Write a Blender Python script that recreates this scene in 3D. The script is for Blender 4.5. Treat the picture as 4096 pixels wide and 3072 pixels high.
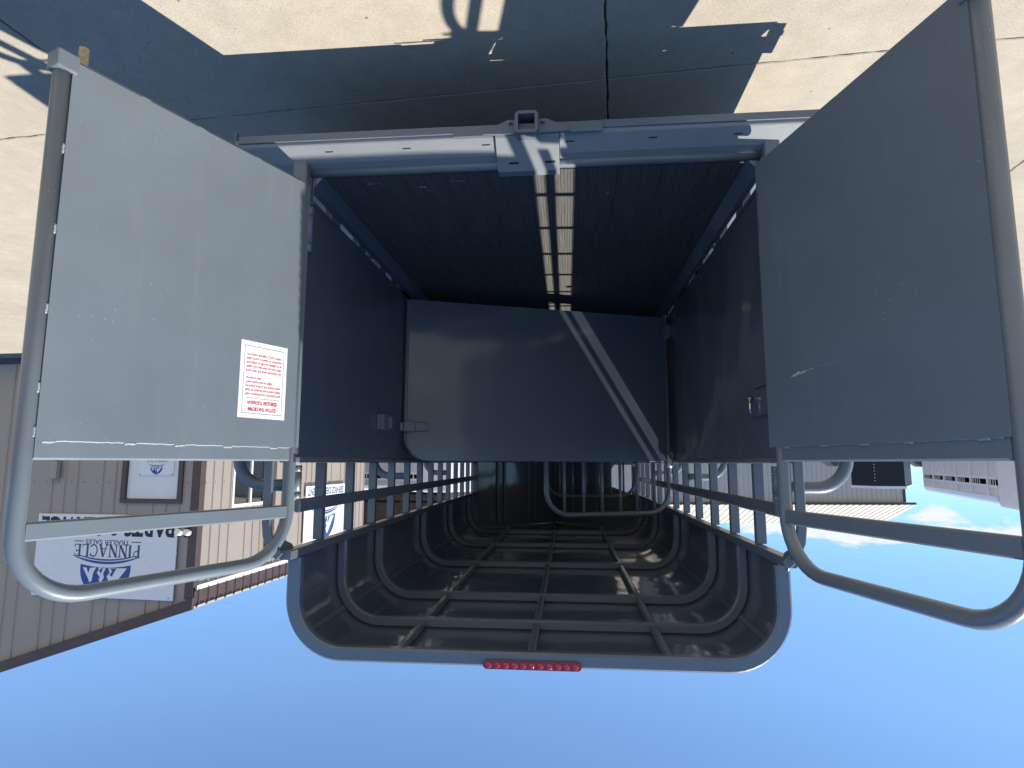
import bpy, math, random
from mathutils import Vector, Matrix
from mathutils.geometry import tessellate_polygon

random.seed(7)
for o in list(bpy.data.objects):
    bpy.data.objects.remove(o, do_unlink=True)
scene = bpy.context.scene
COL = scene.collection
PI = math.pi
G = 0.5                       # trailer floor height above the concrete

# ------------------------------------------------------------------ camera
cam_d = bpy.data.cameras.new('camera')
cam_d.sensor_fit = 'HORIZONTAL'
cam_d.sensor_width = 36.0
cam_d.lens = 36.0 * 2432.0 / 4096.0
cam_d.clip_start = 0.05
cam_d.clip_end = 3000.0
cam = bpy.data.objects.new('camera', cam_d)
COL.objects.link(cam)
pitch, yaw, roll = -0.1294, 0.0895, 0.0017
fwd = Vector((math.sin(yaw) * math.cos(pitch), math.cos(yaw) * math.cos(pitch), math.sin(pitch)))
rgt = Vector((math.cos(yaw), -math.sin(yaw), 0.0))
upv = rgt.cross(fwd)
r2 = rgt * math.cos(roll) + upv * math.sin(roll)
u2 = upv * math.cos(roll) - rgt * math.sin(roll)
r2, u2 = -r2, -u2             # the phone was held upside down
cm = Matrix((r2, u2, -fwd)).transposed().to_4x4()
cm.translation = Vector((-0.146, -2.409, 1.222 + G))
cam.matrix_world = cm
scene.camera = cam

# ------------------------------------------------------------------ sun and sky
LIGHT = Vector((0.603, -0.035, -1.0)).normalized()
TO_SUN = -LIGHT
SUN_EL = math.asin(TO_SUN.z)
SUN_AZ = math.atan2(TO_SUN.x, TO_SUN.y)      # clockwise from +Y
sun_d = bpy.data.lights.new('sun', 'SUN')
sun_d.energy = 5.0
sun_d.angle = math.radians(0.53)
sun_d.color = (1.0, 0.94, 0.84)
sun = bpy.data.objects.new('sun', sun_d)
COL.objects.link(sun)
sun.rotation_euler = LIGHT.to_track_quat('-Z', 'Y').to_euler()

world = bpy.data.worlds.new('World')
scene.world = world
world.use_nodes = True
wn, wl = world.node_tree.nodes, world.node_tree.links
wn.clear()
w_out = wn.new('ShaderNodeOutputWorld')
w_bg = wn.new('ShaderNodeBackground')
w_sky = wn.new('ShaderNodeTexSky')
w_sky.sky_type = 'NISHITA'
w_sky.sun_disc = False
w_sky.sun_elevation = SUN_EL
w_sky.sun_rotation = SUN_AZ
w_sky.altitude = 1500.0
w_sky.air_density = 0.85
w_sky.dust_density = 0.0
w_sky.ozone_density = 3.6
w_bg.inputs['Strength'].default_value = 0.14
# small puffy clouds low over the horizon, all the way round
tc = wn.new('ShaderNodeTexCoord')
sep = wn.new('ShaderNodeSeparateXYZ')
wl.new(tc.outputs['Generated'], sep.inputs[0])
mp = wn.new('ShaderNodeMapping')
mp.inputs['Scale'].default_value = (7.0, 7.0, 22.0)
wl.new(tc.outputs['Generated'], mp.inputs[0])
nz = wn.new('ShaderNodeTexNoise')
nz.inputs['Scale'].default_value = 1.6
nz.inputs['Detail'].default_value = 9.0
nz.inputs['Roughness'].default_value = 0.58
wl.new(mp.outputs[0], nz.inputs['Vector'])
band = wn.new('ShaderNodeValToRGB')
cr = band.color_ramp
cr.elements[0].position = 0.030; cr.elements[0].color = (0, 0, 0, 1)
cr.elements[1].position = 0.145; cr.elements[1].color = (0, 0, 0, 1)
e = cr.elements.new(0.072); e.color = (1, 1, 1, 1)
e = cr.elements.new(0.098); e.color = (1, 1, 1, 1)
wl.new(sep.outputs['Z'], band.inputs[0])
mul = wn.new('ShaderNodeMath'); mul.operation = 'MULTIPLY_ADD'
wl.new(band.outputs[0], mul.inputs[0]); mul.inputs[1].default_value = 0.34
wl.new(nz.outputs['Fac'], mul.inputs[2])
cram = wn.new('ShaderNodeValToRGB')
cram.color_ramp.elements[0].position = 0.80
cram.color_ramp.elements[1].position = 0.90
wl.new(mul.outputs[0], cram.inputs[0])
cmix = wn.new('ShaderNodeMixRGB')
wl.new(cram.outputs[0], cmix.inputs['Fac'])
hz = wn.new('ShaderNodeValToRGB')
hz.color_ramp.elements[0].position = 0.0; hz.color_ramp.elements[0].color = (0.44, 0.60, 0.80, 1)
hz.color_ramp.elements[1].position = 0.30; hz.color_ramp.elements[1].color = (0.92, 1.0, 1.0, 1)
wl.new(sep.outputs['Z'], hz.inputs[0])
hm_ = wn.new('ShaderNodeMixRGB'); hm_.blend_type = 'MULTIPLY'; hm_.inputs['Fac'].default_value = 1.0
wl.new(w_sky.outputs[0], hm_.inputs['Color1'])
wl.new(hz.outputs[0], hm_.inputs['Color2'])
wl.new(hm_.outputs[0], cmix.inputs['Color1'])
cmix.inputs['Color2'].default_value = (4.2, 4.4, 4.7, 1)
wl.new(cmix.outputs[0], w_bg.inputs['Color'])
wl.new(w_bg.outputs[0], w_out.inputs['Surface'])

scene.view_settings.view_transform = 'Standard'
scene.view_settings.look = 'None'
scene.view_settings.gamma = 1.0
scene.view_settings.exposure = 0.65
scene.render.engine = 'CYCLES'
scene.cycles.max_bounces = 10
scene.cycles.diffuse_bounces = 5
scene.cycles.glossy_bounces = 5
scene.cycles.use_denoising = True


# ------------------------------------------------------------------ materials
def new_mat(name):
    m = bpy.data.materials.new(name)
    m.use_nodes = True
    nt = m.node_tree
    b = nt.nodes['Principled BSDF']
    return m, nt, b


def node(nt, typ, **kw):
    n = nt.nodes.new(typ)
    for k, v in kw.items():
        setattr(n, k, v)
    return n


def noise(nt, vec, scale, detail=4.0, rough=0.5):
    n = nt.nodes.new('ShaderNodeTexNoise')
    n.inputs['Scale'].default_value = scale
    n.inputs['Detail'].default_value = detail
    n.inputs['Roughness'].default_value = rough
    if vec is not None:
        nt.links.new(vec, n.inputs['Vector'])
    return n


def ramp(nt, src, stops):
    r = nt.nodes.new('ShaderNodeValToRGB')
    els = r.color_ramp.elements
    for i, (p, c) in enumerate(stops):
        c = c if isinstance(c, (tuple, list)) else (c, c, c)
        if i < 2:
            el = els[i]; el.position = p
        else:
            el = els.new(p)
        el.color = (c[0], c[1], c[2], 1)
    nt.links.new(src, r.inputs[0])
    return r


def mix(nt, fac, a, b, mode='MIX'):
    n = nt.nodes.new('ShaderNodeMixRGB')
    n.blend_type = mode
    for key, v in (('Fac', fac), ('Color1', a), ('Color2', b)):
        if hasattr(v, 'type') and hasattr(v, 'is_output'):
            nt.links.new(v, n.inputs[key])
        elif key == 'Fac':
            n.inputs[key].default_value = v
        else:
            n.inputs[key].default_value = (v[0], v[1], v[2], 1)
    return n


def bump(nt, height, strength, dist, b, normal=None):
    n = nt.nodes.new('ShaderNodeBump')
    n.inputs['Strength'].default_value = strength
    n.inputs['Distance'].default_value = dist
    nt.links.new(height, n.inputs['Height'])
    if normal is not None:
        nt.links.new(normal, n.inputs['Normal'])
    if b is not None:
        nt.links.new(n.outputs[0], b.inputs['Normal'])
    return n


def objc(nt):
    return nt.nodes.new('ShaderNodeTexCoord').outputs['Object']


def plain(name, col, rough=0.5, metal=0.0, coat=0.0, var=0.12, vscale=6.0, spec=0.5, bumpd=0.0, bscale=60.0):
    m, nt, b = new_mat(name)
    vec = objc(nt)
    n = noise(nt, vec, vscale, 6.0, 0.6)
    lo = [c * (1 - var) for c in col]; hi = [min(1, c * (1 + var)) for c in col]
    r = ramp(nt, n.outputs['Fac'], [(0.3, lo), (0.7, hi)])
    nt.links.new(r.outputs[0], b.inputs['Base Color'])
    b.inputs['Roughness'].default_value = rough
    b.inputs['Metallic'].default_value = metal
    b.inputs['Coat Weight'].default_value = coat
    b.inputs['Coat Roughness'].default_value = 0.06
    b.inputs['Specular IOR Level'].default_value = spec
    if bumpd:
        n2 = noise(nt, vec, bscale, 5.0, 0.6)
        bump(nt, n2.outputs['Fac'], 0.6, bumpd, b)
    return m




def paint_mat(name, warp, dust=0.0, wmap=None, rough=0.38, coat=0.55, coat_rough=0.05, warp_scale=2.2, PAINT=(0.118, 0.144, 0.172)):
    """charcoal grey gloss enamel; warp = oil-canning of the thin sheet"""
    m, nt, b = new_mat(name)
    vec = objc(nt)
    n = noise(nt, vec, 3.0, 5.0, 0.6)
    r = ramp(nt, n.outputs['Fac'], [(0.3, [c * 0.93 for c in PAINT]), (0.7, [c * 1.06 for c in PAINT])])
    col = r.outputs[0]
    if dust:
        v = node(nt, 'ShaderNodeTexVoronoi'); v.inputs['Scale'].default_value = 46.0
        nt.links.new(vec, v.inputs['Vector'])
        n3 = noise(nt, vec, 3.5, 3.0, 0.5)
        spk = ramp(nt, v.outputs['Distance'], [(0.05, 1.0), (0.10, 0.0)])
        msk = ramp(nt, n3.outputs['Fac'], [(0.50, 0.0), (0.68, 1.0)])
        mm = mix(nt, 1.0, spk.outputs[0], msk.outputs[0], 'MULTIPLY')
        m2 = mix(nt, dust, (0, 0, 0), mm.outputs[0], 'MIX')
        mp_ = node(nt, 'ShaderNodeMapping'); mp_.inputs['Scale'].default_value = (9.0, 9.0, 0.8)
        nt.links.new(vec, mp_.inputs[0])
        st = noise(nt, mp_.outputs[0], 2.0, 6.0, 0.65)
        stm = ramp(nt, st.outputs['Fac'], [(0.57, 0.0), (0.85, 0.07)])
        add = mix(nt, 1.0, m2.outputs[0], stm.outputs[0], 'ADD')
        c2 = mix(nt, add.outputs[0], col, (0.55, 0.54, 0.50))
        col = c2.outputs[0]
    nt.links.new(col, b.inputs['Base Color'])
    nr1 = noise(nt, vec, 5.0, 7.0, 0.7)
    rr1 = ramp(nt, nr1.outputs['Fac'], [(0.35, rough * 0.85), (0.70, min(1.0, rough * 1.3))])
    nt.links.new(rr1.outputs[0], b.inputs['Roughness'])
    rr2 = ramp(nt, nr1.outputs['Fac'], [(0.45, coat_rough), (0.75, coat_rough * 2.2 + 0.03)])
    nt.links.new(rr2.outputs[0], b.inputs['Coat Roughness'])
    b.inputs['Coat Weight'].default_value = coat
    b.inputs['Specular IOR Level'].default_value = 0.45
    n4 = noise(nt, vec, 160.0, 3.0, 0.5)
    b1 = bump(nt, n4.outputs['Fac'], 0.10, 0.002, None)
    wv = vec
    if wmap is not None:
        mw_ = node(nt, 'ShaderNodeMapping'); mw_.inputs['Scale'].default_value = wmap
        nt.links.new(vec, mw_.inputs[0]); wv = mw_.outputs[0]
    n5 = noise(nt, wv, warp_scale, 1.5, 0.4)
    b2 = bump(nt, n5.outputs['Fac'], 1.0, warp, None, b1.outputs[0])
    nt.links.new(b2.outputs[0], b.inputs['Normal'])
    nt.links.new(b2.outputs[0], b.inputs['Coat Normal'])
    return m


M = {}  # one paint in lit and shaded copies: interior darker, doors and sill lighter
M['tube'] = paint_mat('grey_enamel_tube', 0.0006, warp_scale=14.0, coat=0.22, coat_rough=0.12, PAINT=(0.128, 0.154, 0.184))
M['sill'] = paint_mat('grey_enamel_lit_dusty_sill', 0.0006, dust=0.9, warp_scale=14.0, rough=0.55, coat=0.05, coat_rough=0.2, PAINT=(0.205, 0.222, 0.232))  # base lifted to look sunlit, with real dust specks over it
M['gate'] = paint_mat('grey_enamel_gate', 0.012, warp_scale=1.8, coat=0.7, coat_rough=0.05, PAINT=(0.084, 0.106, 0.138))
M['bow'] = paint_mat('grey_enamel_bow', 0.0006, warp_scale=14.0, coat=0.5, coat_rough=0.08, PAINT=(0.108, 0.145, 0.195))
M['sheet'] = paint_mat('grey_enamel_sheet', 0.034, warp_scale=1.6, wmap=(1.0, 1.3, 0.75), coat=0.9, coat_rough=0.03, PAINT=(0.090, 0.112, 0.140))  # same enamel, darkened for the shade inside the trailer
M['roof'] = paint_mat('grey_enamel_roof', 0.010, coat=1.0, coat_rough=0.03, warp_scale=3.2, PAINT=(0.084, 0.120, 0.172))
M['door'] = paint_mat('grey_enamel_door', 0.008, dust=0.8, rough=0.45, coat=0.2, coat_rough=0.16, PAINT=(0.146, 0.178, 0.206))  # base lightened for the sun on the doors; specks and streaks are dust
M['lit_dusty'] = paint_mat('grey_enamel_lit_dusty', 0.0006, dust=0.9, warp_scale=14.0, coat=0.25, coat_rough=0.12, PAINT=(0.150, 0.180, 0.208))  # door tubes: sunlight put into a paler base, dust specks on top
M['weld'] = plain('weld_bead', (0.30, 0.33, 0.36), rough=0.3, coat=0.6, bumpd=0.004, bscale=180.0)
M['dark'] = plain('dark_slot', (0.01, 0.01, 0.012), rough=0.8)
M['chrome'] = plain('chrome', (0.75, 0.75, 0.76), rough=0.12, metal=1.0)
M['rust'] = plain('zinc_bolt', (0.42, 0.34, 0.24), rough=0.55, metal=0.3, var=0.4, vscale=40.0)
M['rubber'] = plain('tyre_rubber', (0.018, 0.018, 0.019), rough=0.75, bumpd=0.002)
M['white_vinyl'] = plain('white_vinyl', (0.80, 0.80, 0.82), rough=0.45, var=0.02)
M['red_ink'] = plain('red_ink', (0.48, 0.025, 0.035), rough=0.5, var=0.05)
M['blue_ink'] = plain('navy_ink', (0.03, 0.07, 0.27), rough=0.5, var=0.05)
M['grey_ink'] = plain('slate_ink', (0.06, 0.075, 0.14), rough=0.5, var=0.05)
M['black_ink'] = plain('black_ink', (0.012, 0.014, 0.016), rough=0.5, var=0.05)
M['sign_white'] = plain('sign_board_white', (0.74, 0.74, 0.77), rough=0.4, var=0.03)
M['scuff'] = plain('scuffed_primer', (0.50, 0.51, 0.52), rough=0.7, var=0.3, vscale=50)
M['tape'] = plain('pale_scratch', (0.45, 0.46, 0.46), rough=0.7, var=0.3, vscale=80)

# red light
m, nt, b = new_mat('red_lens'); M['lens'] = m
b.inputs['Base Color'].default_value = (0.16, 0.003, 0.012, 1)
b.inputs['Roughness'].default_value = 0.07
b.inputs['Coat Weight'].default_value = 1.0
n = noise(nt, objc(nt), 260.0, 2.0, 0.5)
bump(nt, n.outputs['Fac'], 0.25, 0.002, b)
m, nt, b = new_mat('red_lens_bead'); M['bead'] = m
b.inputs['Base Color'].default_value = (0.36, 0.008, 0.03, 1)
b.inputs['Roughness'].default_value = 0.05
b.inputs['Coat Weight'].default_value = 1.0
n = noise(nt, objc(nt), 90.0, 1.0, 0.5)
bump(nt, n.outputs['Fac'], 0.4, 0.004, b)

# floor planks: black recycled-rubber boards, dusty
m, nt, b = new_mat('black_rubber_plank'); M['plank'] = m
vec = objc(nt)
mp_ = node(nt, 'ShaderNodeMapping'); mp_.inputs['Scale'].default_value = (60.0, 1.4, 1.0)
nt.links.new(vec, mp_.inputs[0])
n1 = noise(nt, mp_.outputs[0], 2.0, 6.0, 0.65)
n2 = noise(nt, vec, 320.0, 3.0, 0.6)
r1 = ramp(nt, n1.outputs['Fac'], [(0.35, (0.080, 0.078, 0.076)), (0.75, (0.150, 0.145, 0.140))])
r2_ = ramp(nt, n2.outputs['Fac'], [(0.35, 0.45), (0.65, 1.5)])
mx = mix(nt, 1.0, r1.outputs[0], r2_.outputs[0], 'MULTIPLY')
nt.links.new(mx.outputs[0], b.inputs['Base Color'])
b.inputs['Roughness'].default_value = 0.85
b.inputs['Specular IOR Level'].default_value = 0.2
bump(nt, n2.outputs['Fac'], 0.7, 0.004, b)

# concrete
def concrete(name, base, scale=1.0):
    m, nt, b = new_mat(name)
    vec = nt.nodes.new('ShaderNodeNewGeometry').outputs['Position']
    big = noise(nt, vec, 0.9 * scale, 5.0, 0.6)
    mid = noise(nt, vec, 9.0 * scale, 6.0, 0.65)
    fine = noise(nt, vec, 170.0 * scale, 4.0, 0.7)
    vor = node(nt, 'ShaderNodeTexVoronoi'); vor.inputs['Scale'].default_value = 150.0
    nt.links.new(vec, vor.inputs['Vector'])
    c = ramp(nt, big.outputs['Fac'], [(0.3, [x * 0.90 for x in base]), (0.7, [x * 1.08 for x in base])])
    c2 = ramp(nt, mid.outputs['Fac'], [(0.30, 0.91), (0.70, 1.07)])
    c3 = ramp(nt, fine.outputs['Fac'], [(0.33, 0.66), (0.46, 0.96), (0.70, 1.12)])
    c4 = ramp(nt, vor.outputs['Distance'], [(0.0, 0.74), (0.22, 1.0)])
    a = mix(nt, 1.0, c.outputs[0], c2.outputs[0], 'MULTIPLY')
    a2 = mix(nt, 1.0, a.outputs[0], c3.outputs[0], 'MULTIPLY')
    a3 = mix(nt, 0.7, a2.outputs[0], c4.outputs[0], 'MULTIPLY')
    # a few rust freckles
    v2 = node(nt, 'ShaderNodeTexVoronoi'); v2.inputs['Scale'].default_value = 7.0
    nt.links.new(vec, v2.inputs['Vector'])
    f = ramp(nt, v2.outputs['Distance'], [(0.030, 1.0), (0.055, 0.0)])
    a4 = mix(nt, f.outputs[0], a3.outputs[0], (0.16, 0.13, 0.10))
    # dark stains with their own shape
    st = noise(nt, vec, 1.7, 7.0, 0.7)
    sm = ramp(nt, st.outputs['Fac'], [(0.68, 0.0), (0.80, 0.30)])
    a5 = mix(nt, sm.outputs[0], a4.outputs[0], [x * 0.45 for x in base])
    nt.links.new(a5.outputs[0], b.inputs['Base Color'])
    b.inputs['Roughness'].default_value = 0.9
    b.inputs['Specular IOR Level'].default_value = 0.2
    hh = mix(nt, 0.5, fine.outputs['Fac'], mid.outputs['Fac'])
    bump(nt, hh.outputs[0], 0.5, 0.006, b)
    return m


M['concrete'] = concrete('weathered_concrete', (0.375, 0.335, 0.272))
M['joint'] = plain('dirt_in_joint', (0.10, 0.085, 0.075), rough=0.95, var=0.4, vscale=40)
M['gravel'] = concrete('packed_gravel', (0.22, 0.20, 0.175), 0.6)

# building
M['siding'] = plain('tan_metal_siding', (0.335, 0.292, 0.248), rough=0.5, var=0.05, vscale=1.5)
M['brown'] = plain('brown_metal_trim', (0.085, 0.055, 0.048), rough=0.45, var=0.15)
M['roof_tan'] = plain('tan_metal_roof', (0.55, 0.51, 0.45), rough=0.4, var=0.06)
M['door_white'] = plain('white_door', (0.72, 0.73, 0.74), rough=0.5, var=0.06, vscale=2.0)
M['frame_white'] = plain('white_window_frame', (0.78, 0.78, 0.77), rough=0.4, var=0.03)
M['screw'] = plain('screw_heads', (0.20, 0.18, 0.16), rough=0.5)
m, nt, b = new_mat('window_glass'); M['glass'] = m
b.inputs['Base Color'].default_value = (0.012, 0.016, 0.022, 1)
b.inputs['Roughness'].default_value = 0.03
b.inputs['Specular IOR Level'].default_value = 1.0
b.inputs['Coat Weight'].default_value = 1.0
n = noise(nt, objc(nt), 0.8, 1.0, 0.4)
bump(nt, n.outputs['Fac'], 0.3, 0.02, b)
M['base_trim'] = plain('dark_base_trim', (0.07, 0.065, 0.065), rough=0.6)
M['tr_white'] = plain('white_trailer_paint', (0.78, 0.78, 0.79), rough=0.35, coat=0.3, var=0.05)
M['tr_alu'] = plain('aluminium_sheet', (0.66, 0.66, 0.67), rough=0.38, metal=0.2, var=0.10)
M['tr_dark'] = plain('black_trailer_paint', (0.014, 0.018, 0.028), rough=0.5, coat=0.0, var=0.1, spec=0.25)
M['tr_red'] = plain('red_stripe', (0.45, 0.03, 0.03), rough=0.4)
M['tr_blue'] = plain('pale_blue_stripe', (0.30, 0.36, 0.60), rough=0.4)
M['timber'] = plain('dark_brown_timber', (0.075, 0.05, 0.04), rough=0.8, var=0.4, vscale=8)
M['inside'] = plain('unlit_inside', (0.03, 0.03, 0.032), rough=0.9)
M['truck_dark'] = plain('charcoal_truck_paint', (0.03, 0.033, 0.04), rough=0.25, coat=0.8)
M['truck_red'] = plain('maroon_truck_paint', (0.14, 0.03, 0.025), rough=0.25, coat=0.8)
M['beige'] = plain('beige_siding', (0.60, 0.565, 0.51), rough=0.5, var=0.04, vscale=1.0)
M['cream'] = plain('cream_roof', (0.52, 0.48, 0.40), rough=0.5, var=0.04)


# ------------------------------------------------------------------ mesh building
class MB:
    def __init__(self, off=(0, 0, 0)):
        self.v, self.f, self.m, self.s = [], [], [], []
        self.off = Vector(off)
        self.cur = 0

    def add(self, verts, faces, smooth=False):
        n = len(self.v)
        self.v += [tuple(Vector(p) + self.off) for p in verts]
        for fc in faces:
            self.f.append([i + n for i in fc]); self.m.append(self.cur); self.s.append(smooth)
        return self

    def box(self, x0, x1, y0, y1, z0, z1):
        x0, x1 = sorted((x0, x1)); y0, y1 = sorted((y0, y1)); z0, z1 = sorted((z0, z1))
        vs = [(x0, y0, z0), (x1, y0, z0), (x1, y1, z0), (x0, y1, z0), (x0, y0, z1), (x1, y0, z1), (x1, y1, z1), (x0, y1, z1)]
        return self.add(vs, [(0, 3, 2, 1), (4, 5, 6, 7), (0, 1, 5, 4), (1, 2, 6, 5), (2, 3, 7, 6), (3, 0, 4, 7)])

    def prism(self, poly, axis, a, b, smooth_sides=False):
        """poly in the two other axes (x: (y,z); y: (x,z); z: (x,y)), extruded along axis from a to b"""
        def P(p, t):
            return (t, p[0], p[1]) if axis == 'x' else ((p[0], t, p[1]) if axis == 'y' else (p[0], p[1], t))
        n = len(poly)
        area = sum(poly[i][0] * poly[(i + 1) % n][1] - poly[(i + 1) % n][0] * poly[i][1] for i in range(n))
        flip = (area < 0) ^ (axis == 'y') ^ (b < a)
        vs = [P(p, a) for p in poly] + [P(p, b) for p in poly]
        tri = tessellate_polygon([[Vector((p[0], p[1], 0)) for p in poly]])
        caps = []
        for t in tri:
            ar = sum(poly[t[i]][0] * poly[t[(i + 1) % 3]][1] - poly[t[(i + 1) % 3]][0] * poly[t[i]][1] for i in range(3))
            t = list(t) if (ar > 0) else list(t)[::-1]
            if (axis == 'y') ^ (b < a):
                t = t[::-1]
            caps.append(t[::-1]); caps.append([i + n for i in t])
        self.add(vs, caps)
        k = len(self.v) - 2 * n
        for i in range(n):
            j = (i + 1) % n
            q = [k + i, k + j, k + n + j, k + n + i]
            self.f.append(q[::-1] if flip else q); self.m.append(self.cur); self.s.append(smooth_sides)
        return self

    def sweep(self, pts, prof, closed=False, up=None, smooth=False, caps=True):
        """sweep closed 2-D profile (a,b) along polyline; a along side vector, b along up-like vector"""
        P = [Vector(p) for p in pts]
        n = len(P)
        rings = []
        ref = Vector(up) if up is not None else None
        prev = None
        for i in range(n):
            if closed:
                t = (P[(i + 1) % n] - P[i - 1]).normalized()
                k1 = (P[i] - P[i - 1]).normalized()
            else:
                t = ((P[min(i + 1, n - 1)] - P[i]).normalized() + (P[i] - P[max(i - 1, 0)]).normalized()).normalized()
                k1 = (P[min(i + 1, n - 1)] - P[i]).normalized() if i == 0 else (P[i] - P[i - 1]).normalized()
            if ref is not None:
                a = t.cross(ref).normalized(); bb = a.cross(t).normalized()
            else:
                if prev is None:
                    h = Vector((0, 0, 1)) if abs(t.z) < 0.9 else Vector((0, 1, 0))
                    a = t.cross(h).normalized()
                else:
                    a = (prev - t * prev.dot(t)).normalized()
                bb = a.cross(t).normalized(); prev = a
            c = max(0.35, t.dot(k1))
            # widen at the mitre, along the direction in the bend plane
            rings.append((P[i], a, bb, 1.0 / c))
        vs = []
        m_ = len(prof)
        for i, (p, a, bb, k) in enumerate(rings):
            if k > 1.001 and n > 2:
                i0, i1 = (i - 1) % n, (i + 1) % n
                d = (P[i1] - P[i]).normalized() - (P[i] - P[i0]).normalized()
                d = d - rings[i][1].cross(rings[i][2]) * 0
                d = d.normalized() if d.length > 1e-6 else None
            else:
                d = None
            for (x, y) in prof:
                w = a * x + bb * y
                if d is not None:
                    w = w + d * (w.dot(d)) * (k - 1)
                vs.append(p + w)
        fs = []
        last = n if closed else n - 1
        for i in range(last):
            for j in range(m_):
                i2, j2 = (i + 1) % n, (j + 1) % m_
                fs.append((i * m_ + j, i * m_ + j2, i2 * m_ + j2, i2 * m_ + j))
        self.add(vs, fs, smooth)
        if caps and not closed:
            k0 = len(self.v) - len(vs)
            self.f.append([k0 + j for j in range(m_)][::-1]); self.m.append(self.cur); self.s.append(False)
            self.f.append([k0 + (n - 1) * m_ + j for j in range(m_)]); self.m.append(self.cur); self.s.append(False)
        return self

    def tube(self, pts, r, seg=12, closed=False):
        prof = [(r * math.cos(2 * PI * k / seg), r * math.sin(2 * PI * k / seg)) for k in range(seg)]
        return self.sweep(pts, prof, closed=closed, smooth=True)

    def bar(self, pts, w, h, up, bev=0.004, closed=False):
        """rectangular tube with clipped corners"""
        a, b = w / 2, h / 2
        c = min(bev, a * 0.6, b * 0.6)
        prof = [(-a + c, -b), (a - c, -b), (a, -b + c), (a, b - c), (a - c, b), (-a + c, b), (-a, b - c), (-a, -b + c)]
        return self.sweep(pts, prof, closed=closed, up=up)

    def cyl(self, c, axis, r, h, seg=16):
        c = Vector(c); ax = Vector(axis).normalized()
        return self.tube([c - ax * h / 2, c + ax * h / 2], r, seg)

    def plate_hole(self, outer, holes, axis, a, b):
        """flat plate with holes"""
        def P(p, t):
            return (t, p[0], p[1]) if axis == 'x' else ((p[0], t, p[1]) if axis == 'y' else (p[0], p[1], t))
        loops = [outer] + holes
        flat = [p for l in loops for p in l]
        n = len(flat)
        tri = tessellate_polygon([[Vector((p[0], p[1], 0)) for p in l] for l in loops])
        self.add([P(p, a) for p in flat] + [P(p, b) for p in flat], [t for t in tri] + [[i + n for i in t][::-1] for t in tri])
        k = len(self.v) - 2 * n
        o = 0
        for l in loops:
            q = len(l)
            for i in range(q):
                j = (i + 1) % q
                self.f.append([k + o + i, k + o + j, k + n + o + j, k + n + o + i]); self.m.append(self.cur); self.s.append(False)
            o += q
        return self


def link_mesh(name, mb, mats, parent=None, bevel=0.0, recalc=False, loc=None):
    me = bpy.data.meshes.new(name)
    me.from_pydata(mb.v, [], mb.f)
    mats = mats if isinstance(mats, (list, tuple)) else [mats]
    for mt in mats:
        me.materials.append(M[mt] if isinstance(mt, str) else mt)
    for p, mi, s in zip(me.polygons, mb.m, mb.s):
        p.material_index = mi
        p.use_smooth = s
    if recalc:
        import bmesh
        bm = bmesh.new(); bm.from_mesh(me)
        bmesh.ops.recalc_face_normals(bm, faces=bm.faces)
        bm.to_mesh(me); bm.free()
    me.update()
    o = bpy.data.objects.new(name, me)
    COL.objects.link(o)
    if parent is not None:
        o.parent = parent
    if loc is not None:
        o.location = loc
    if bevel:
        bv = o.modifiers.new('edge_bevel', 'BEVEL')
        bv.width = bevel; bv.segments = 2; bv.limit_method = 'ANGLE'; bv.angle_limit = math.radians(40)
    return o


def empty(name, loc=(0, 0, 0), rz=0.0):
    o = bpy.data.objects.new(name, None)
    o.empty_display_size = 0.2
    COL.objects.link(o)
    o.location = loc
    o.rotation_euler = (0, 0, rz)
    return o


def tag(o, label=None, category=None, group=None, kind=None):
    for k, v in (('label', label), ('category', category), ('group', group), ('kind', kind)):
        if v is not None:
            o[k] = v
    return o


def arc(cx, cy, r, a0, a1, n=8):
    return [(cx + r * math.cos(math.radians(a0 + (a1 - a0) * i / n)), cy + r * math.sin(math.radians(a0 + (a1 - a0) * i / n))) for i in range(n + 1)]


def text_polys(body, size, bold=0.0, align='LEFT', width=None, spacing=1.0):
    """flat letter shapes as (verts2d, faces), from Blender's built-in font"""
    cu = bpy.data.curves.new('txt', 'FONT')
    cu.body = body
    cu.size = size
    cu.align_x = align
    cu.offset = bold
    cu.space_character = spacing
    cu.resolution_u = 3
    cu.fill_mode = 'FRONT'
    ob = bpy.data.objects.new('txt', cu)
    COL.objects.link(ob)
    dg = bpy.context.evaluated_depsgraph_get()
    dg.update()
    me = bpy.data.meshes.new_from_object(ob.evaluated_get(dg))
    vs = [(v.co.x, v.co.y) for v in me.vertices]
    fs = [list(p.vertices) for p in me.polygons]
    bpy.data.objects.remove(ob, do_unlink=True)
    bpy.data.curves.remove(cu)
    bpy.data.meshes.remove(me)
    if width and vs:
        x0 = min(v[0] for v in vs); x1 = max(v[0] for v in vs)
        k = width / (x1 - x0)
        vs = [((v[0] - x0) * k, v[1]) for v in vs]
    return vs, fs


def put_text(mb, t, origin, right, up=(0, 0, 1)):
    o, r, u = Vector(origin), Vector(right), Vector(up)
    vs, fs = t
    nrm = r.cross(u)
    mb.add([o + r * x + u * y for x, y in vs], fs)


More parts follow.
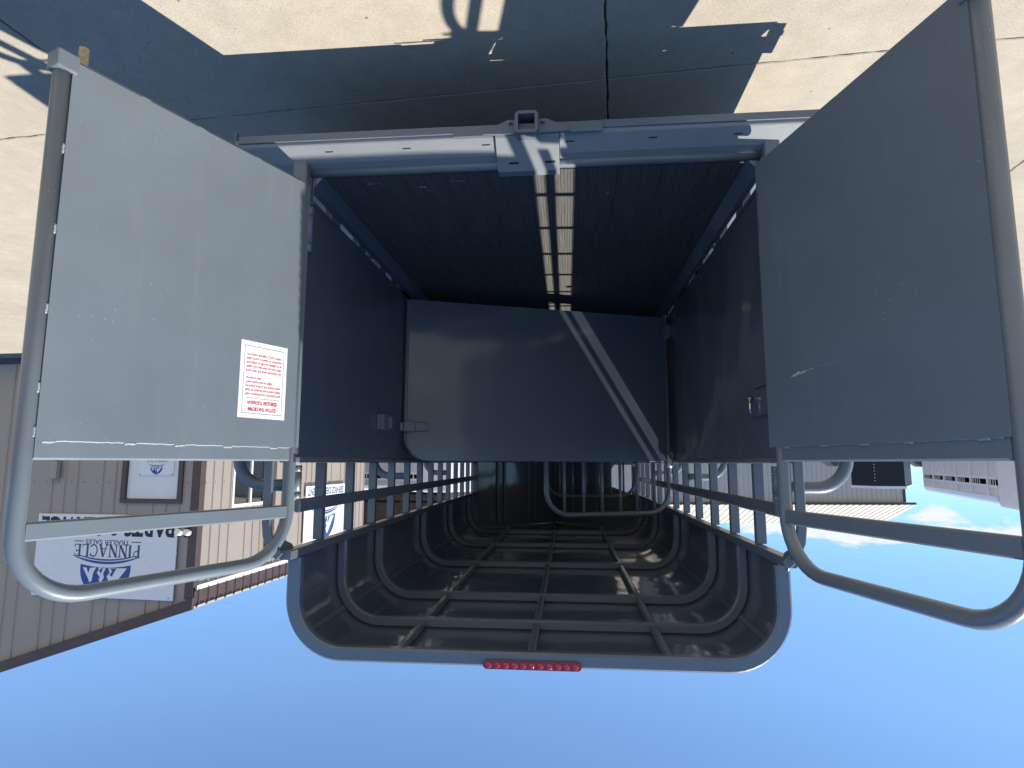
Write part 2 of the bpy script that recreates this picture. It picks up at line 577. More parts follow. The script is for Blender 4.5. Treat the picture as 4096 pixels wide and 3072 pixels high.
# ------------------------------------------------------------------ ground
SITE = 0.075
su = Vector((math.cos(SITE), math.sin(SITE), 0)); sv = Vector((-math.sin(SITE), math.cos(SITE), 0))
gm = MB()
gm.add([(-900, -900, -0.03), (900, -900, -0.03), (900, 900, -0.03), (-900, 900, -0.03)], [(0, 1, 2, 3)])
ground = tag(link_mesh('ground', gm, 'gravel'), kind='structure')
dm = MB()
U0, V0, DU, DV = -0.33, 0.19, 2.35, 3.34
KU, KV = range(-8, 7), range(-2, 6)
ua, ub_ = U0 + DU * KU[0], U0 + DU * (KU[-1] + 1)
va, vb = V0 + DV * KV[0], V0 + DV * (KV[-1] + 1)
pv = tag(empty('concrete_pavement', (0, 0, 0), SITE), kind='structure')
dm.box(ua, ub_, va, vb, -0.026, -0.014)
link_mesh('joint_dirt', dm, 'joint', pv)
jr = random.Random(3)


def slab_mesh(seed):
    """slab with a slightly ragged sawn edge"""
    r = random.Random(seed)
    g = 0.0042
    pts = []
    def side(a, b, n):
        for i in range(n):
            t = i / n
            p = (a[0] + (b[0] - a[0]) * t, a[1] + (b[1] - a[1]) * t)
            j = r.uniform(-0.0035, 0.0035) if i else 0
            nx, ny = (b[1] - a[1]), -(b[0] - a[0])
            L = math.hypot(nx, ny)
            pts.append((p[0] + nx / L * j, p[1] + ny / L * j))
    c = [(g, g), (DU - g, g), (DU - g, DV - g), (g, DV - g)]
    side(c[0], c[1], 70); side(c[1], c[2], 90); side(c[2], c[3], 70); side(c[3], c[0], 90)
    mb = MB()
    n = len(pts)
    cx, cy = DU / 2, DV / 2
    inner = [(cx + (p[0] - cx) * (1 - 0.005 / cx), cy + (p[1] - cy) * (1 - 0.004 / cy)) for p in pts]
    mb.add([(p[0], p[1], 0.0) for p in inner] + [(p[0], p[1], -0.004) for p in pts] + [(p[0], p[1], -0.02) for p in pts],
           [list(range(n))] + [(n + i, n + (i + 1) % n, (i + 1) % n, i) for i in range(n)]
           + [(2 * n + i, 2 * n + (i + 1) % n, n + (i + 1) % n, n + i) for i in range(n)])
    return mb


slabs = [link_mesh('slab', slab_mesh(k), 'concrete', pv) for k in range(3)]
meshes = [s.data for s in slabs]
for s in slabs:
    bpy.data.objects.remove(s, do_unlink=True)
for iu in KU:
    for iv in KV:
        s = bpy.data.objects.new('slab', meshes[jr.randrange(3)])
        COL.objects.link(s)
        s.parent = pv
        s.location = (U0 + DU * iu, V0 + DV * iv, jr.uniform(-0.001, 0.001))

# ------------------------------------------------------------------ the stock trailer
T = tag(empty('stock_trailer', (0, 0, 0)), 'charcoal grey steel stock trailer standing with both rear doors open', 'trailer')
OFF = (0, 0, G)
HW, YF = 0.93, 4.85           # inner half width, where the straight walls end
POST_Y = {-1: [0.303 + 0.40 * i for i in range(12)], 1: [0.272 + 0.3735 * i for i in range(13)]}


def tp(name, mb, mat='tube', parent=T, bevel=0.0, recalc=False):
    return link_mesh(name, mb, mat, parent, bevel, recalc)


# floor planks, each with moulded ridges
pm = MB()
pw, nr = 0.186, 13
prof = [(0.0007, -0.04), (0.0007, -0.002)]
pitch_ = (pw - 0.0014) / nr
for i in range(nr):
    x = 0.0007 + i * pitch_
    prof += [(x + pitch_ * 0.14, -0.002), (x + pitch_ * 0.26, 0.0), (x + pitch_ * 0.74, 0.0), (x + pitch_ * 0.86, -0.002)]
prof += [(pw - 0.0007, -0.002), (pw - 0.0007, -0.04)]
pm.prism(prof, 'y', 0.012, YF)
first = tp('floor_plank', pm, 'plank')
for i in range(10):
    o = first if i == 0 else bpy.data.objects.new('floor_plank', first.data)
    if i:
        COL.objects.link(o); o.parent = T
    o.location = (-0.93 + pw * i, 0, G)
# cross members under the floor and the nose floor plate
for y in (0.5, 1.2, 1.9, 2.6, 3.3, 4.0, 4.7):
    tp('cross_member', MB(OFF).box(-0.95, 0.95, y, y + 0.05, -0.12, -0.041))
for s in (-1, 1):
    tp('frame_rail', MB(OFF).box(s * 0.922, s * 0.985, -0.062, YF, -0.16, -0.0425), bevel=0.003)

# walls
for s in (-1, 1):
    # angled floor edging
    e = MB(OFF)
    e.prism([(s * 0.885, 0.001), (s * 0.926, 0.048), (s * 0.926, 0.076), (s * 0.932, 0.076), (s * 0.932, -0.04), (s * 0.885, -0.04)][:: s], 'y', -0.01, YF)
    tp('floor_edging', e, 'sheet', recalc=True)
    # lower sheet, in three lengths
    edges = [-0.06, 1.04, 3.0, YF]
    for k in range(3):
        tp('side_panel', MB(OFF).box(s * (0.930 + 0.0045 * (k % 2)), s * (0.934 + 0.0045 * (k % 2)), edges[k] - 0.01 * (k % 2), edges[k + 1] + 0.01 * (k % 2), 0.114, 1.205), 'sheet')
    # folded lower lip of the sheet
    tp('panel_lip', MB(OFF).box(s * 0.921, s * 0.9295, -0.02, YF, 0.112, 0.128), 'sheet')
    tp('belt_rail', MB(OFF).bar([(s * 0.957, -0.068, 1.209), (s * 0.957, YF, 1.209)], 0.07, 0.024, (0, 0, 1)))
    tp('upper_rail', MB(OFF).bar([(s * 0.941, -0.085, 1.576), (s * 0.941, YF, 1.576)], 0.046, 0.036, (0, 0, 1)))
    tp('middle_slat', MB(OFF).bar([(s * 0.925, -0.035, 1.392), (s * 0.925, YF, 1.392)], 0.022, 0.052, (0, 0, 1), 0.006))
    for y in POST_Y[s]:
        pb = MB(OFF)
        pb.box(s * 0.940, s * 0.984, y - 0.018, y + 0.018, -0.10, 1.1965)
        pb.box(s * 0.937, s * 0.978, y - 0.018, y + 0.018, 1.2215, 1.5575)
        pb.box(s * 0.9345, s * 0.9398, y - 0.055, y + 0.055, 0.0, 0.113)
        tp('wall_post', pb, bevel=0.003)
    tp('sun_stop_rail', MB(OFF).bar([(s * 1.003, 0.03, 0.185), (s * 1.003, YF, 0.185)], 0.036, 0.11, (0, 0, 1), 0.008))  # added rail, unseen, sized to keep sun out of the openings below
    # tie hoops outside the wall
    for y in (-0.005, 1.78, 3.32):
        pts = [(s * 0.955, y, 1.312), (s * 1.03, y, 1.312)] + [(s * p[0], y, p[1]) for p in arc(1.08, 1.20, 0.112, 90, 0, 8)] \
            + [(s * 1.192, y, 0.98)] + [(s * p[0], y, p[1]) for p in arc(1.08, 0.92, 0.112, 0, -90, 8)] + [(s * 0.955, y, 0.808)]
        tp('tie_hoop', MB(OFF).tube(pts, 0.024, 12))

# gate jamb channel on the right wall, and the striker for the gate latch
jb = MB(OFF)
jb.prism([(0.9295, 1.00), (0.926, 1.035), (0.926, 1.13), (0.9295, 1.17)], 'z', 0.13, 1.19)
tp('gate_jamb', jb, 'sheet', recalc=True)
st = MB(OFF)
st.box(0.885, 0.929, 0.965, 0.972, 0.945, 1.035)
st.box(0.885, 0.892, 0.972, 1.05, 0.945, 1.035)
st.box(0.865, 0.929, 1.05, 1.058, 0.955, 1.025)
tp('latch_striker', st, bevel=0.003)
# raised inside panel of the slam latch on the left wall
lb = MB(OFF)
lb.box(-0.9295, -0.915, -0.018, 0.205, 0.925, 1.035)
lbox = tp('latch_box', lb, 'sheet', bevel=0.004)
lh = MB(OFF)
lh.tube([(-0.913, 0.175, 0.955), (-0.895, 0.175, 0.955)], 0.008, 10)
lh.tube([(-0.895, 0.195, 0.957), (-0.895, 0.150, 0.957)], 0.0055, 10)
lh.tube([(-0.897, 0.158, 0.957), (-0.897, 0.152, 1.02)], 0.005, 10)
tp('latch_handle', lh, 'chrome', lbox)
lp = MB(OFF)
lp.prism([(-0.019, 0.50), (0.14, 0.63), (0.185, 0.72), (0.19, 0.88), (0.18, 0.915), (-0.019, 0.915)], 'x', -0.9295, -0.922)
tp('side_door_panel', lp, 'sheet', recalc=True)


# roof shell: upper side sheets, round corners and top in one bent skin per bay
def arch_path(hw, z0, zt, r, n=8):
    """from the right foot up over the roof to the left foot, in (x,z)"""
    p = [(hw, z0)] + arc(hw - r, zt - r, r, 0, 90, n)
    q = [(-x, z) for x, z in p][::-1]
    return p + q


def shell(name, y0, y1, hw, z0, zt, r, th, mat):
    o_ = arch_path(hw, z0, zt, r)
    i_ = arch_path(hw - th, z0, zt - th, r - th)
    n = len(o_)
    mb = MB(OFF)
    vs = [(x, y0, z) for x, z in o_] + [(x, y1, z) for x, z in o_] + [(x, y0, z) for x, z in i_] + [(x, y1, z) for x, z in i_]
    fs = []
    for k in range(n - 1):
        fs.append((k, k + 1, n + k + 1, n + k))
        fs.append((2 * n + k, 3 * n + k, 3 * n + k + 1, 2 * n + k + 1))
        fs.append((k, 2 * n + k, 2 * n + k + 1, k + 1))
        fs.append((n + k, n + k + 1, 3 * n + k + 1, 3 * n + k))
    mb.add(vs, fs, True)
    return tp(name, mb, mat)


RIB_Y = [0.52, 1.10, 2.20, 3.27, 4.33]
bays = [0.037] + RIB_Y + [YF]
for a_, b_ in zip(bays[:-1], bays[1:]):
    o = shell('roof_sheet', a_ + 0.001, b_ - 0.001, 0.962, 1.594, 1.990, 0.225, 0.004, 'roof')
    sm_ = o.modifiers.new('split', 'EDGE_SPLIT'); sm_.split_angle = math.radians(40)
for y in RIB_Y:
    path = [(x, y, z) for x, z in arch_path(0.934, 1.592, 1.962, 0.20, 10)]
    tp('roof_bow', MB(OFF).bar(path, 0.046, 0.042, (0, 1, 0), 0.008), 'bow')
# rear arch (heavier)
path = [(x, 0.014, z) for x, z in arch_path(0.940, 1.596, 1.959, 0.209, 12)]
tp('rear_arch', MB(OFF).bar(path, 0.054, 0.045, (0, 1, 0), 0.008), 'bow')
for x in (-0.53, 0.0, 0.53):
    for a_, b_ in zip(bays[:-1], bays[1:]):
        tp('roof_purlin', MB(OFF).bar([(x, a_ + 0.023, 1.966), (x, b_ - 0.023, 1.966)], 0.032, 0.034, (0, 0, 1), 0.006), 'bow')
for s in (-1, 1):
    for a_, b_ in zip(bays[:-1], bays[1:]):
        # folded seam stiffener in the round corner
        c = Vector((s * (0.737 + 0.219 * math.cos(math.radians(38))), 0, 1.765 + 0.219 * math.sin(math.radians(38))))
        tp('corner_stiffener', MB(OFF).bar([(c.x, a_ + 0.024, c.z), (c.x, b_ - 0.024, c.z)], 0.026, 0.010, (s * 0.79, 0, 0.61), 0.003), 'bow')
    # black wiring outlet by the rear arch
    tp('wire_outlet', MB(OFF).box(s * 0.945, s * 0.9575, 0.048, 0.088, 1.615, 1.668), 'dark')

# rear corner posts: box section up to the belt, a flat strip carrying the hinges above it
for s in (-1, 1):
    pp = MB(OFF)
    pp.bar([(s * 0.966, -0.03, -0.11), (s * 0.966, -0.03, 1.196)], 0.062, 0.08, (0, 1, 0), 0.006)
    xs_ = 0.976 if s < 0 else 1.008
    pp.bar([(s * xs_, -0.112, 1.0), (s * xs_, -0.112, 1.45)] + [(s * (xs_ - d_), -0.112, z) for d_, z in [(0.006, 1.50), (0.03, 1.55), (0.058, 1.578)]], 0.034, 0.016, (0, 1, 0), 0.003)
    pp.bar([(s * (xs_ - 0.017), -0.112, 1.12), (s * 0.95, -0.05, 1.12)], 0.02, 0.09, (0, 0, 1), 0.003)
    tp('corner_post', pp)

# nose: two slanting front sheets with ribs, the left one with an opening
ap = Vector((0.0, 5.75, 0))


def nose_sheet(s):
    a = Vector((s * 0.935, YF + 0.002, 0)); b = ap.copy(); b.x += s * 0.002
    d = (b - a); L = d.length; d.normalize()
    nrm = Vector((d.y, -d.x, 0)) * (1 if s < 0 else -1)
    return a, d, L, nrm


for s in (1, -1):
    a, d, L, nrm = nose_sheet(s)
    mb = MB(OFF)
    outer = [(0, -0.10), (L, -0.10), (L, 1.9902), (0, 1.9902)]
    holes = []
    if s < 0:
        holes = [arc(0.10, 1.30, 0.05, 270, 180, 4)[::-1] + [] ]
        holes = [[(0.05, 1.24), (0.30, 1.24), (0.36, 1.30), (0.36, 1.50), (0.05, 1.58)]]
    tmp = MB()
    tmp.plate_hole(outer, holes, 'y', 0.0, 0.004)
    mb.add([a + d * p[0] + nrm * (-p[1]) + Vector((0, 0, p[2])) for p in tmp.v], tmp.f)
    ns = tp('nose_sheet', mb, 'sheet', recalc=True)
    for t in ((0.25, 0.33, 0.62, 0.70) if s > 0 else (0.45, 0.75)):
        rb = MB(OFF)
        c = a + d * (L * t) + nrm * 0.014
        rb.bar([(c.x, c.y, 0.0), (c.x, c.y, 1.94)], 0.03, 0.024, tuple(nrm), 0.005)
        tp('rib', rb, 'tube', ns)
tp('nose_floor', MB(OFF).prism([(-0.93, YF + 0.003), (0.93, YF + 0.003), (0.0, 5.74)], 'z', -0.04, -0.004), 'plank')
tp('nose_roof', MB(OFF).prism([(-0.955, YF - 0.06), (0.955, YF - 0.06), (0.955, YF + 0.01), (0.0, 5.80), (-0.955, YF + 0.01)], 'z', 1.9905, 1.9975), 'roof')
tp('nose_post', MB(OFF).tube([(0, 5.742, -0.1), (0, 5.742, 1.985)], 0.03, 12))
for s in (-1, 1):
    tp('front_post', MB(OFF).box(s * 0.912, s * 0.982, YF + 0.001, YF + 0.05, -0.1, 1.9895), bevel=0.004)


# ---- dividing gates
def gate(hx, hy, ang, length, latch):
    root = bpy.data.objects.new('dividing_gate', None)
    e = Vector((math.cos(ang), -math.sin(ang), 0)); nrm = Vector((-math.sin(ang), -math.cos(ang), 0))   # nrm towards the rear
    z0, z1 = 0.125, 1.207
    rz = -ang
    panel = MB()
    r = 0.15
    poly = [(0.02, z0), (length - 0.02, z0), (length - 0.02, z1 - r)] + arc(length - 0.02 - r, z1 - r, r, 0, 90, 8)[1:] + [(0.02, z1)]
    panel.prism(poly, 'y', -0.021, -0.017)
    g = link_mesh('dividing_gate', panel, 'gate', T, recalc=True)
    g.location = (hx, hy, G); g.rotation_euler = (0, 0, rz)
    fr = MB()
    fr.tube([(0.06, 0, z0 + 0.012), (length - 0.012, 0, z0 + 0.012), (length - 0.012, 0, z1 - 0.17)]
            + [(x, 0, z) for x, z in arc(length - 0.012 - 0.16, z1 - 0.17, 0.16, 0, 90, 8)][1:] + [(0.02, 0, z1 - 0.01)], 0.017, 10)
    link_mesh('frame', fr, 'tube', g)
    ub = MB()
    w = 0.955
    ub.tube([(0.0, 0, 0.1), (0.0, 0, 1.40)] + [(x, 0, z) for x, z in arc(0.17, 1.41, 0.17, 180, 90, 8)] + [(x, 0, z) for x, z in arc(w - 0.17, 1.41, 0.17, 90, 0, 8)] + [(w, 0, 1.19)], 0.018, 12)
    link_mesh('upper_hoop', ub, 'tube', g)
    for x in (0.123, 0.263, 0.394, 0.535, 0.676, 0.821):
        link_mesh('bar', MB().tube([(x, 0, 1.19), (x, 0, 1.575)], 0.0115, 10), 'tube', g)
    for z in (0.23, 1.19):
        hb = MB()
        hb.cyl((-0.002, -0.005, z), (0, 0, 1), 0.024, 0.13, 14)
        hb.box(-0.03, 0.03, -0.04, -0.034, z - 0.035, z + 0.035)
        hb.cyl((0.0, -0.042, z), (0, 1, 0), 0.008, 0.01, 10)
        link_mesh('hinge', hb, 'tube', g)
    if latch:
        lt = MB()
        zc = 0.985
        lt.box(length - 0.16, length + 0.03, -0.042, -0.022, zc - 0.03, zc + 0.03)
        lt.box(length - 0.07, length + 0.005, -0.062, -0.0425, zc - 0.036, zc + 0.036)
        lt.box(length + 0.031, length + 0.075, -0.036, -0.026, zc - 0.022, zc + 0.022)
        link_mesh('slide_latch', lt, 'tube', g, bevel=0.006)
    return g


g1 = gate(-0.895, 2.215, 0.36, 1.945, True)
tag(g1, 'solid dividing gate standing ajar, barred hoop over its hinge half')
g2 = gate(-0.885, 4.42, 0.0, 1.79, False)
for z in (0.23, 1.19):
    tp('gate_bracket', MB(OFF).box(-0.929, -0.905, 2.18, 2.25, z - 0.05, z + 0.05), bevel=0.003)


# ---- rear doors
def rear_door(hx, hy, ang, vy, label):
    """local x from hinge to free edge, z up from the trailer floor, visible face at y*vy > 0"""
    S = lambda y: y * vy
    L = 0.93
    pz0, pz1 = 0.058, 1.162
    pan = MB()
    if vy > 0:
        pan.box(0.004, 0.928, S(0.020), S(0.0245), pz0, pz1)
    else:
        pan.box(-0.024, 0.889, S(0.018), S(0.0225), pz0, pz1)
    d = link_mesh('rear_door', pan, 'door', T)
    d.location = (hx, hy, G); d.rotation_euler = (0, 0, ang)
    d['label'] = label
    R = 0.0235
    xo = 0.936 if vy > 0 else 0.905
    xh = 0.046 if vy > 0 else -0.004
    zt = 1.592
    fr = MB()
    rr = 0.19
    fr.tube([(xo, 0, 0.09), (xo, 0, zt - rr)] + [(x, 0, z) for x, z in arc(xo - rr, zt - rr, rr, 0, 90, 10)][1:]
            + [(x, 0, z) for x, z in arc(xh + rr, zt - rr, rr, 90, 180, 10)] + [(xh, 0, 0.05)], R, 16)
    link_mesh('tube_frame', fr, 'lit_dusty', d)
    bt = MB().bar([(xh + 0.026, 0, 0.062), (xo + 0.004, 0, 0.062)], 0.036, 0.03, (0, 0, 1), 0.004)
    link_mesh('bottom_rail', bt, 'tube', d)
    cap = MB().box(xo - 0.03, xo + 0.03, -0.032, 0.030, 0.042, 0.098)
    link_mesh('corner_cap', cap, 'tube', d, bevel=0.006)
    link_mesh('belt_rail', MB().bar([(xh + 0.02, 0, 1.1845), (xo - 0.018, 0, 1.1845)], 0.036, 0.062, (0, 0, 1), 0.006), 'lit_dusty', d)
    link_mesh('middle_rail', MB().bar([(xh + 0.018, S(0.002), 1.411), (xo - 0.018, S(0.002), 1.406)], 0.030, 0.050, (0, 0, 1), 0.005), 'lit_dusty', d)
    # weld beads: spots along the free edge and bottom, a run along the top
    rw = random.Random(5 if vy > 0 else 9)
    xe = 0.917 if vy > 0 else 0.889

    def bead(pts, r):
        link_mesh('weld_bead', MB().tube(pts, r, 6), 'weld', d)
    for z in (0.33, 0.57, 0.80, 1.02, 1.14):
        k = 6
        bead([(xe + 0.004 + rw.uniform(-.001, .001), S(0.0185), z + 0.028 * (i / k - 0.5)) for i in range(k + 1)], 0.0045)
    for x in (0.22, 0.46, 0.66):
        bead([(x + 0.03 * i / 5, S(0.018), pz0 - 0.001 + rw.uniform(-.001, .001)) for i in range(6)], 0.004)
    pts = []
    for i in range(60):
        x = (xh + 0.02) + (xe - xh - 0.03) * i / 59
        pts.append((x, S(0.0195), 1.1625 + rw.uniform(-0.0012, 0.0012)))
    bead(pts, 0.0032)
    for x in (0.08, 0.28, 0.46, 0.62, 0.84):
        bead([(x + 0.035 * i / 5, S(0.0195), 1.1655 + rw.uniform(-.0015, .0015)) for i in range(6)], 0.0048)
    # hinges: three-knuckle barrels
    for z0_, z1_ in ((0.145, 0.345), (1.232, 1.362)):
        hb = MB()
        xc = xh - 0.034 if vy < 0 else xh - 0.034
        h = z1_ - z0_
        for a, b_ in ((0.0, 0.19), (0.20, 0.80), (0.81, 1.0)):
            hb.tube([(xc, S(0.006), z0_ + h * a), (xc, S(0.006), z0_ + h * b_)], 0.0195, 14)
        hb.box(xc + 0.006, xc + 0.03, S(-0.006), S(0.0), z0_ + h * 0.22, z0_ + h * 0.78)
        link_mesh('hinge', hb, 'tube', d)
    # drop pin at the foot of the free edge
    pn = MB()
    pn.tube([(xo - 0.075, S(-0.055), -0.045), (xo - 0.075, S(-0.055), 0.20)], 0.014, 10)
    link_mesh('drop_pin', pn, 'rust', d)
    pk = MB()
    pk.tube([(xo - 0.075, S(-0.055), 0.03), (xo - 0.075, S(-0.055), 0.12)], 0.021, 12)
    pk.box(xo - 0.085, xo - 0.065, S(-0.055), S(-0.012), 0.04, 0.11)
    link_mesh('pin_sleeve', pk, 'tube', d)
    # bent stop welded to the top bend on the hinge side
    sp = MB()
    pc = [(xh + 0.045, 0.0, 1.535), (xh + 0.005, S(-0.01), 1.545), (xh - 0.03, S(-0.016), 1.560), (xh - 0.052, S(-0.018), 1.595)]
    sp.bar(pc, 0.045, 0.010, (0, 1, 0), 0.003)
    link_mesh('door_stop', sp, 'tube', d)
    return d


thR, thL = 0.397, 0.2585
dR = rear_door(0.955, -0.06, math.atan2(-math.cos(thR), math.sin(thR)), -1, 'sunlit rear door carrying the washout notice')
dL = rear_door(-0.917, -0.06, math.atan2(-math.cos(thL), -math.sin(thL)), 1, 'shaded rear door with a pale scrape mark')

# washout notice on the right door (print is part of the sticker)
sk = MB()
sx0, sx1, sz0, sz1 = 0.055, 0.268, 0.772, 1.058
yy = -0.0232
sk.box(sx0, sx1, yy, -0.02255, sz0, sz1)
yt = yy - 0.0004
sk.cur = 2


def frame_rect(mb, x0, x1, z0, z1, t, y):
    for a in ((x0, x1, z0, z0 + t), (x0, x1, z1 - t, z1), (x0, x0 + t, z0 + t, z1 - t), (x1 - t, x1, z0 + t, z1 - t)):
        mb.add([(a[0], y, a[2]), (a[1], y, a[2]), (a[1], y, a[3]), (a[0], y, a[3])], [(0, 1, 2, 3)])


frame_rect(sk, sx0 + 0.016, sx1 - 0.016, sz0 + 0.018, sz1 - 0.016, 0.0016, yt)
sk.add([(sx0 + 0.03, yt, 0.984), (sx1 - 0.03, yt, 0.984), (sx1 - 0.03, yt, 0.9853), (sx0 + 0.03, yt, 0.9853)], [(0, 1, 2, 3)])
sk.cur = 1
W_ = sx1 - sx0 - 0.052
lines = [('IMPORTANT NOTICE', 1.0185, 0.0185, 0.128, 0.0007), ('WASHOUT REQUIRED', 0.9945, 0.0185, 0.138, 0.0007),
         ('Feed companies are manufacturing', 0.966, 0.0135, W_, 0.0002), ('feeds for livestock that produce highly', 0.951, 0.0135, W_, 0.0002),
         ('corrosive acids in the animal waste.', 0.936, 0.0135, W_, 0.0002), ('These animal acids are highly', 0.921, 0.0135, W_ * 0.75, 0.0002),
         ('corrosive to steel.', 0.906, 0.0135, W_ * 0.43, 0.0002),
         ('Even with the best materials and', 0.879, 0.0135, W_, 0.0002), ('design, you must wash out your trailer', 0.864, 0.0135, W_, 0.0002),
         ('thoroughly as often as possible, or at', 0.849, 0.0135, W_, 0.0002), ('least once a week to minimize', 0.834, 0.0135, W_, 0.0002),
         ('corrosion damage to your trailer.', 0.819, 0.0135, W_, 0.0002)]
for body, z, size, width, bold in lines:
    t = text_polys(body, size, bold, width=width)
    xl = sx1 - (sx1 - sx0 - width) / 2 if width < W_ * 0.9 and size > 0.015 else sx1 - 0.026
    put_text(sk, t, (xl, yt, z), (-1, 0, 0))
link_mesh('washout_notice', sk, ['white_vinyl', 'red_ink', 'grey_ink'], dR)

# scrape on the left door
rs = random.Random(12)
sc_ = MB()
top, bot = [], []
n = 22
for i in range(n + 1):
    t = i / n
    x = 0.150 + 0.13 * t
    zc = 0.921 - 0.014 * t
    wd = 0.012 * math.sin(PI * min(1, t * 1.25 + 0.02)) if t < 0.78 else 0.003
    top.append((x, 0.0249, zc + wd * rs.uniform(0.15, 0.6))); bot.append((x, 0.0249, zc - wd * rs.uniform(0.15, 0.8)))
vs = top + bot
sc_.add(vs, [(i, i + 1, n + 2 + i, n + 1 + i) for i in range(n)])
for i in range(7):
    x = 0.30 + 0.016 * i
    sc_.add([(x, 0.0249, 0.902), (x + 0.005, 0.0249, 0.9015), (x + 0.006, 0.0249, 0.9035), (x + 0.001, 0.0249, 0.904)], [(0, 1, 2, 3)])
link_mesh('scrape_mark', sc_, 'tape', dL)

# ---- rear sill and bumper
BX = 1.226
for s in (-1, 1):
    x0, x1 = (0.13, BX) if s > 0 else (-BX, -0.13)
    b1 = MB(OFF)
    b1.prism([(-0.024, -0.022), (-0.058, -0.036), (-0.088, -0.060), (-0.117, -0.083), (-0.120, -0.088), (-0.120, -0.118), (-0.114, -0.118), (-0.110, -0.092), (-0.055, -0.046), (-0.024, -0.032)], 'x', x0, x1)
    bp = tp('bumper', b1, 'sill', recalc=True)
    # outer flange of the bumper
    fx0, fx1 = (0.30, 1.21) if s > 0 else (-1.21, -0.30)
    tp('flange', MB(OFF).box(fx0, fx1, -0.128, -0.1205, -0.132, -0.100), 'tube', bp, bevel=0.002)
    for x in (0.17, 0.50, 0.83):
        xx = s * x
        sl = MB(OFF)
        sl.add([(xx - 0.017, -0.0928, -0.0630), (xx + 0.017, -0.0928, -0.0630), (xx + 0.017, -0.0968, -0.0662), (xx - 0.017, -0.0968, -0.0662)], [(3, 2, 1, 0)])
        tp('drain_slot', sl, 'dark', bp)
    # bumper end plate and small lamp bracket
    ep = MB(OFF)
    ep.box(s * (BX + 0.0005), s * (BX + 0.006), -0.118, 0.06, -0.16, -0.07)
    ep.box(s * (BX + 0.0065), s * (BX + 0.03), -0.075, -0.045, -0.13, -0.10)
    tp('end_plate', ep, 'tube', bp, bevel=0.002)
tp('sill_tube', MB(OFF).tube([(-0.99, -0.012, -0.016), (0.99, -0.012, -0.016)], 0.0205, 16))
# side running rails from the bumper towards the fenders
for s in (-1, 1):
    tp('running_board', MB(OFF).box(s * 0.986, s * 1.215, -0.045, 1.27, -0.125, -0.105), bevel=0.004)
    tp('outrigger', MB(OFF).bar([(s * 0.986, 0.75, -0.147), (s * 1.17, 0.75, -0.147)], 0.04, 0.04, (0, 0, 1), 0.005))
# hitch plate over the middle of the sill
hp = MB(OFF)
hp.prism([(0.030, 0.008), (0.030, 0.013), (-0.012, 0.013), (-0.036, -0.005), (-0.060, -0.022), (-0.126, -0.074), (-0.132, -0.084), (-0.132, -0.112), (-0.1265, -0.112), (-0.122, -0.086), (-0.056, -0.028), (-0.012, 0.008)], 'x', -0.128, 0.128)
hplate = tp('hitch_plate', hp, 'sill', recalc=True)
for xx in (-0.09, 0.06):
    hs = MB(OFF)
    hs.add([(xx - 0.02, -0.0378, -0.0055), (xx + 0.02, -0.0378, -0.0055), (xx + 0.02, -0.0455, -0.0108), (xx - 0.02, -0.0455, -0.0108)], [(3, 2, 1, 0)])
    tp('oval_slot', hs, 'dark', hplate)
# receiver tube
rc = MB(OFF)
zc, a, b_ = -0.112, 0.046, 0.033
sq = lambda h, r: [(h - r, -h), (h, -h + r), (h, h - r), (h - r, h), (-h + r, h), (-h, h - r), (-h, -h + r), (-h + r, -h)]
o_, i_ = sq(a, 0.012), sq(b_, 0.003)
n = 8
vs = [(x, -0.175, z + zc) for x, z in o_] + [(x, 0.30, z + zc) for x, z in o_] + [(x, -0.175, z + zc) for x, z in i_] + [(x, 0.30, z + zc) for x, z in i_]
fs = []
for k in range(n):
    j = (k + 1) % n
    fs += [(k, j, n + j, n + k), (2 * n + k, 3 * n + k, 3 * n + j, 2 * n + j), (k, 2 * n + k, 2 * n + j, j), (n + k, n + j, 3 * n + j, 3 * n + k)]
rc.add(vs, fs)
recv = tp('receiver_tube', rc, 'tube', recalc=True)
tp('tube_back', MB(OFF).box(-0.0325, 0.0325, 0.10, 0.105, zc - 0.0325, zc + 0.0325), 'dark', recv)
for s in (-1, 1):
    gs = MB(OFF)
    outer = [(s * 0.0465, -0.078), (s * 0.0465, -0.135), (s * 0.075, -0.138), (s * 0.145, -0.105), (s * 0.175, -0.082)]
    hole = [(s * 0.062 + 0.0095 * math.cos(t), -0.117 + 0.0095 * math.sin(t)) for t in [2 * PI * k / 12 for k in range(12)]]
    gs.plate_hole(outer, [hole], 'y', -0.147, -0.140)
    tp('chain_gusset', gs, 'tube', recalc=True)
tp('receiver_crossbar', MB(OFF).box(-0.30, 0.30, -0.138, -0.1325, -0.125, -0.080), bevel=0.002)

# white scuffs at the rear end of the floor
for (x, y, w, d_) in ((0.66, 0.07, 0.07, 0.006), (0.47, 0.115, 0.03, 0.02), (0.44, 0.155, 0.035, 0.005), (0.29, 0.075, 0.06, 0.005), (-0.35, 0.24, 0.012, 0.02)):
    f_ = MB(OFF)
    k = 7
    for i in range(k):
        if rs.random() < 0.25:
            continue
        xa = x + w * i / k
        f_.add([(xa, y + rs.uniform(0, d_) * 0.4, 0.0012), (xa + w / k * 0.9, y + rs.uniform(0, d_) * 0.4, 0.0012),
                (xa + w / k * 0.9, y + d_ * rs.uniform(0.5, 1), 0.0012), (xa, y + d_ * rs.uniform(0.5, 1), 0.0012)], [(0, 1, 2, 3)])
    if f_.v:
        tp('floor_scuff', f_, 'scuff')

